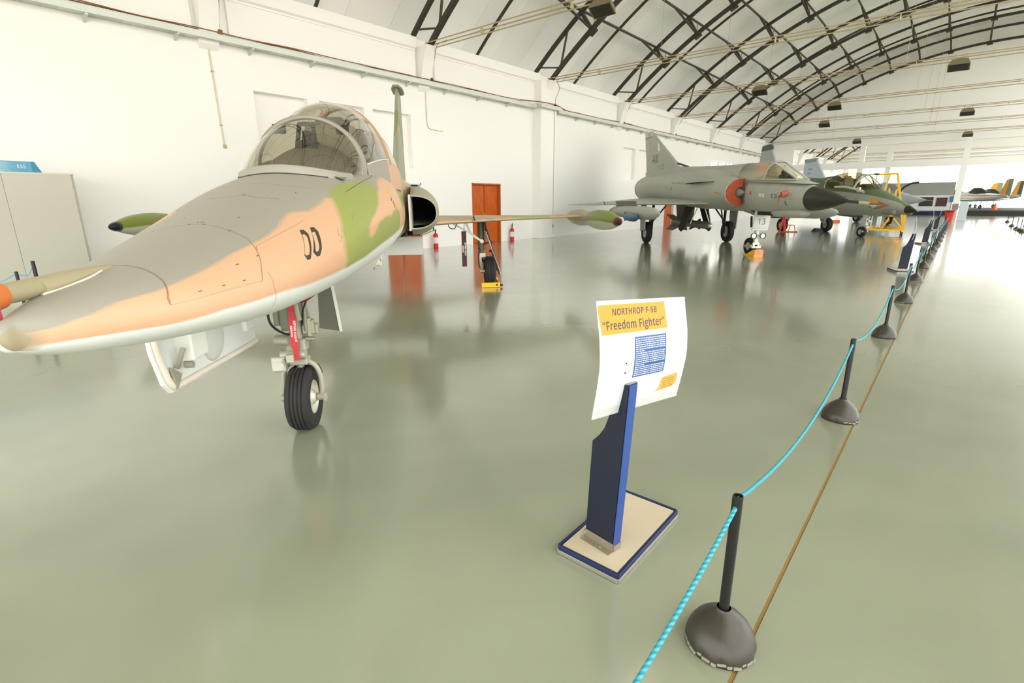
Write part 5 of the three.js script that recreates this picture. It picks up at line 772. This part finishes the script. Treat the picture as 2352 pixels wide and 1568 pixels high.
  copyOf(t, [-.72, 0, -23.2], .22, 'third dark blue information stand, seen edge-on beside the rope');
  copyOf(t, [-.74, 0, -33.5], .21, 'farthest dark blue information stand, small by the end wall');
}
// ---------- wall-side things ----------
{
  const ex = thing('fire_extinguisher', 'red fire extinguisher on the floor right of the orange double door', 'extinguisher', [XW + .16, 0, -15.93], .6, 'red fire extinguishers by the wall');
  part(ex, 'cylinder', lathe([[0, 0], [.075, 0], [.082, .015], [.082, .42], [.07, .47], [.03, .5], [.022, .53], [0, .53]], 28), M.red); part(ex, 'valve', [cyl([0, .52, 0], [0, .58, 0], .018), box(.03, .03, .09, 0, .585, .01), bar([0, .6, -.02], [0, .63, .09], .02, .008)], M.black); part(ex, 'hose', tube([[0, .56, -.03], [0, .62, -.1], [0, .68, -.15], [0, .62, -.2], [0, .55, -.16]], .012, 24, 6), M.black); part(ex, 'label', lathe([[.0826, .16], [.0826, .36]], 28), std('#e9dfd8', .5), 'white label');
  copyOf(ex, [XW + .2, 0, -11.85], 1.2, 'red fire extinguisher partly behind the jet, left of the orange double door');
  // grey booth at the far left with a blue sign on top
  const b = thing('booth', 'pale grey exhibition booth by the wall at the far left', 'booth', [0, 0, 0]);
  const pm = std('#c3c0af', .6);
  part(b, 'booth_panel', rbox(.05, 1.86, .935, .006, -12.6, 1.12, -1.825), pm); part(b, 'booth_panel', rbox(.05, 1.86, .94, .006, -12.6, 1.12, -.885), pm); part(b, 'booth_panel', rbox(.05, 1.86, .94, .006, -12.6, 1.12, .06), pm); part(b, 'booth_side', rbox(.95, 1.86, .05, .006, -13.1, 1.12, -2.31), pm); part(b, 'plinth', [box(.08, .2, 2.84, -12.6, .1, -.89), box(1.0, .2, .06, -13.1, .1, -2.31)], std('#e9e7da', .6)); part(b, 'top_frame', [rbox(.06, .03, 2.86, .006, -12.6, 2.055, -.89), rbox(1.0, .03, .06, .006, -13.1, 2.055, -2.31)], std('#cfccba', .5));
  const s = thing('sign_box', 'faded blue lettered sign standing on top of the grey booth', 'sign', [-12.62, 2.07, -1.2]);
  part(s, 'sign_face', (() => { const g = clean(extrude([[-.75, 0], [.7, 0], [.66, .09], [.625, .175], [-.75, .185]], .09, .004)); const p = g.attributes.position, u = g.attributes.uv; for (let i = 0; i < p.count; i++) u.setXY(i, (p.getX(i) + .75) / 1.46, p.getY(i) / .186); g.rotateY(Math.PI / 2); return g; })(), std('#ffffff', .5, 0, { map: canvasTex(1024, 128, (c, W, H) => { c.fillStyle = '#5c9ab8'; c.fillRect(0, 0, W, H); for (let i = 0; i < 400; i++) { c.fillStyle = `rgba(200,225,228,${rnd() * .05})`; c.fillRect(100 + rnd() * 500, rnd() * H, 60 + rnd() * 200, 30); } c.fillStyle = '#2f83a4'; c.fillRect(930, 0, 94, H); c.fillStyle = 'rgba(222,238,242,.9)'; c.font = '54px sans-serif'; c.textAlign = 'right'; c.fillText('VS', 690 - 270, 78); c.fillText('ESS', 880, 82); }) }));
}
// ---------- through the end wall: grey exhibit wall, bin, platform with white aircraft ----------
{
  const e = thing('exhibit_wall', 'long grey exhibit wall with dark blue foot beyond the end wall', 'exhibit wall', [-4.4, 0, -66]);
  part(e, 'wall_board', rbox(7.6, 2.75, .2, .01, 0, 1.7, 0), std('#8f928d', .7)); part(e, 'blue_foot', rbox(7.7, .42, .34, .01, 0, .21, .05), M.navy); part(e, 'board_trim', rbox(3.4, 1.5, .03, .006, 2.0, 1.12, .115), std('#cfd3d2', .6)); part(e, 'ledge', rbox(3.0, .06, .5, .01, .9, .36, .3), std('#3a4f74', .5));
  for (const [x, y, w, h, col, l] of [[1.82, 1.28, 1.08, .86, '#2a2826', 'black picture on the grey exhibit wall, largest of the row'], [3.0, 1.25, .86, .82, '#4a2722', 'dark brown picture on the grey exhibit wall, right of the black one'], [.1, 1.2, .7, .7, '#50241c', 'dark red picture partly behind the green jet nose'], [3.7, 1.5, .3, .56, '#3f6c92', 'narrow blue picture at the right end of the grey exhibit wall']]) { const p = thing('picture', l, 'picture', [-4.4 + x, y, -65.86], 0, 'pictures on the exhibit wall'); part(p, 'print', rbox(w, h, .03, .004, 0, 0, .02), std(col, .5)); part(p, 'picture_frame', [box(w + .04, .03, .05, 0, h / 2, .01), box(w + .04, .03, .05, 0, -h / 2, .01), box(.03, h, .05, w / 2, 0, .01), box(.03, h, .05, -w / 2, 0, .01)], std('#d5d8d6', .6)); }
  const c = thing('waste_bin', 'bright orange-red litter bin at the foot of the right white post', 'bin', [-.45, 0, -49.2]);
  part(c, 'bin_body', loft([[.0, .2], [.05, .22], [.62, .27], [.64, .27]].map(([y, r]) => range(0, 1, 24).slice(0, 24).map((u) => [sgnpow(Math.cos(u * 6.2832), .5) * r, y, sgnpow(Math.sin(u * 6.2832), .5) * r])), { caps: true }), std('#d8340f', .45)); part(c, 'bin_lid', [rbox(.58, .07, .58, .02, 0, .72, 0), rbox(.5, .04, .06, .01, 0, .66, .25)], std('#c22a0c', .45)); part(c, 'bin_slot', box(.36, .05, .02, 0, .645, .27), M.black);
  const pb = thing('pillar_panel', 'pale blue panel standing right beside the foot of the right white post', 'panel', [.24, 0, -49.6]); part(pb, 'panel_board', rbox(.5, 1.35, .08, .01, 0, .68, 0), std('#c6d6da', .5)); part(pb, 'panel_foot', box(.54, .04, .3, 0, .02, 0), std('#b3c4c9', .5));
  const pl = thing('platform', 'long low dark display platform below the white aircraft, far right', 'platform', [6.4, 0, -67]);
  part(pl, 'deck', rbox(12.6, .5, 20, .02, 0, .26, -9.5), std('#2c2a29', .7)); part(pl, 'skirt', rbox(12.7, .12, .06, .01, 0, .44, .52), std('#4a4846', .7));
  const white = std('#f2f2ee', .4), red = std('#cf5138', .5), yel = std('#eea018', .5), grn = std('#3c4a22', .5), lgrn = std('#86987a', .5);
  const plane = (label, x, z, turn, kind) => {
    const a = thing('trainer_aircraft', label, 'aircraft', [x, .52, z], turn, 'white aircraft on the platform');
    const T = [[-3.2, 1.2, 1.0, .1, .5, 2, 2], [-2.8, 1.5, .8, .36, .5, 2, 2], [-1, 1.7, .7, .5, .5, 2, 2], [1, 1.6, .75, .46, .5, 2, 2], [4.6, 1.35, 1.1, .1, .5, 2, 2]];
    part(a, 'fuselage', loft(range(-3.2, 4.6, 24).map((s) => bodyRing(T, s, 28)), { caps: true }), white); part(a, 'wing', [wing([[-3, 1.0, -.6, .5, .1], [-.3, .85, -1, .8, .22]]), wing([[.3, .85, -1, .8, .22], [3, 1.0, -.6, .5, .1]])], white); part(a, 'tailplane', [wing([[-1.7, 1.35, 3.8, 4.4, .05], [0, 1.3, 3.4, 4.5, .08]]), wing([[0, 1.3, 3.4, 4.5, .08], [1.7, 1.35, 3.8, 4.4, .05]])], kind === 1 ? lgrn : white);
    const f = part(a, 'tail_fin', extrude([[3.3, 1.3], [4.0, 2.75], [4.35, 2.8], [4.15, 1.25]], .09, .01).rotateY(Math.PI / 2), yel); part(f, 'rudder', extrude([[4.35, 2.8], [4.75, 2.8], [4.75, 1.2], [4.15, 1.25]], .07, .01).rotateY(Math.PI / 2), kind === 1 ? lgrn : grn);
    part(a, 'stripe', [box(.02, .07, 5, -.47, 1.32, -.2), box(.02, .07, 5, .47, 1.32, -.2)], red); part(a, 'canopy', loft([[-.9, 1.72, .2], [-.2, 2.1, .36], [.8, 2.05, .36], [1.8, 1.62, .2]].map(([s, t, w]) => range(0, Math.PI, 14).map((u) => [w * Math.cos(u), 1.45 + (t - 1.45) * Math.sin(u), -s])), { closed: false }), M.darkGrey);
    part(a, 'nose_cone', lathe([[0, .5], [.1, .4], [.16, 0]], 18).rotateX(Math.PI / 2).translate(0, 1.1, 3.2), red); part(a, 'propeller', [bar([0, .3, 3.35], [0, 1.9, 3.35], .12, .02, [0, 0, 1])], M.darkGrey);
    for (const [xx, zz] of [[-.9, .3], [.9, .3], [0, 2.6]]) { const g = part(a, 'landing_gear', cyl([xx, .2, zz], [xx, .9, zz], .04), white); part(g, 'tyre', wheelGeo(.2, .1, .5).translate(xx, .2, zz), M.tyre); }
  };
  plane('white aircraft with bold orange and dark green fin, rightmost on the far platform', 2.3, -81.4, -2.6, 0); plane('white aircraft with yellow and pale green tail, nearest of the three on the far platform', 1.0, -72.4, -2.6, 1); plane('white aircraft turned sideways with yellow tail, leftmost on the far platform', -1.3, -84.6, -1.57, 1);
  const cone = thing('traffic_cone', 'orange-red cone standing at the front edge of the far dark platform', 'cone', [2.55, .51, -67.1]); part(cone, 'cone', lathe([[.2, .04], [.03, .62], [0, .63]], 20), M.orange); part(cone, 'cone_base', box(.45, .04, .45, 0, .02, 0), M.orange);
}
scene.traverse((o) => { if (o.isMesh) { o.castShadow = true; o.receiveShadow = true; } });
renderer.render(scene, camera);
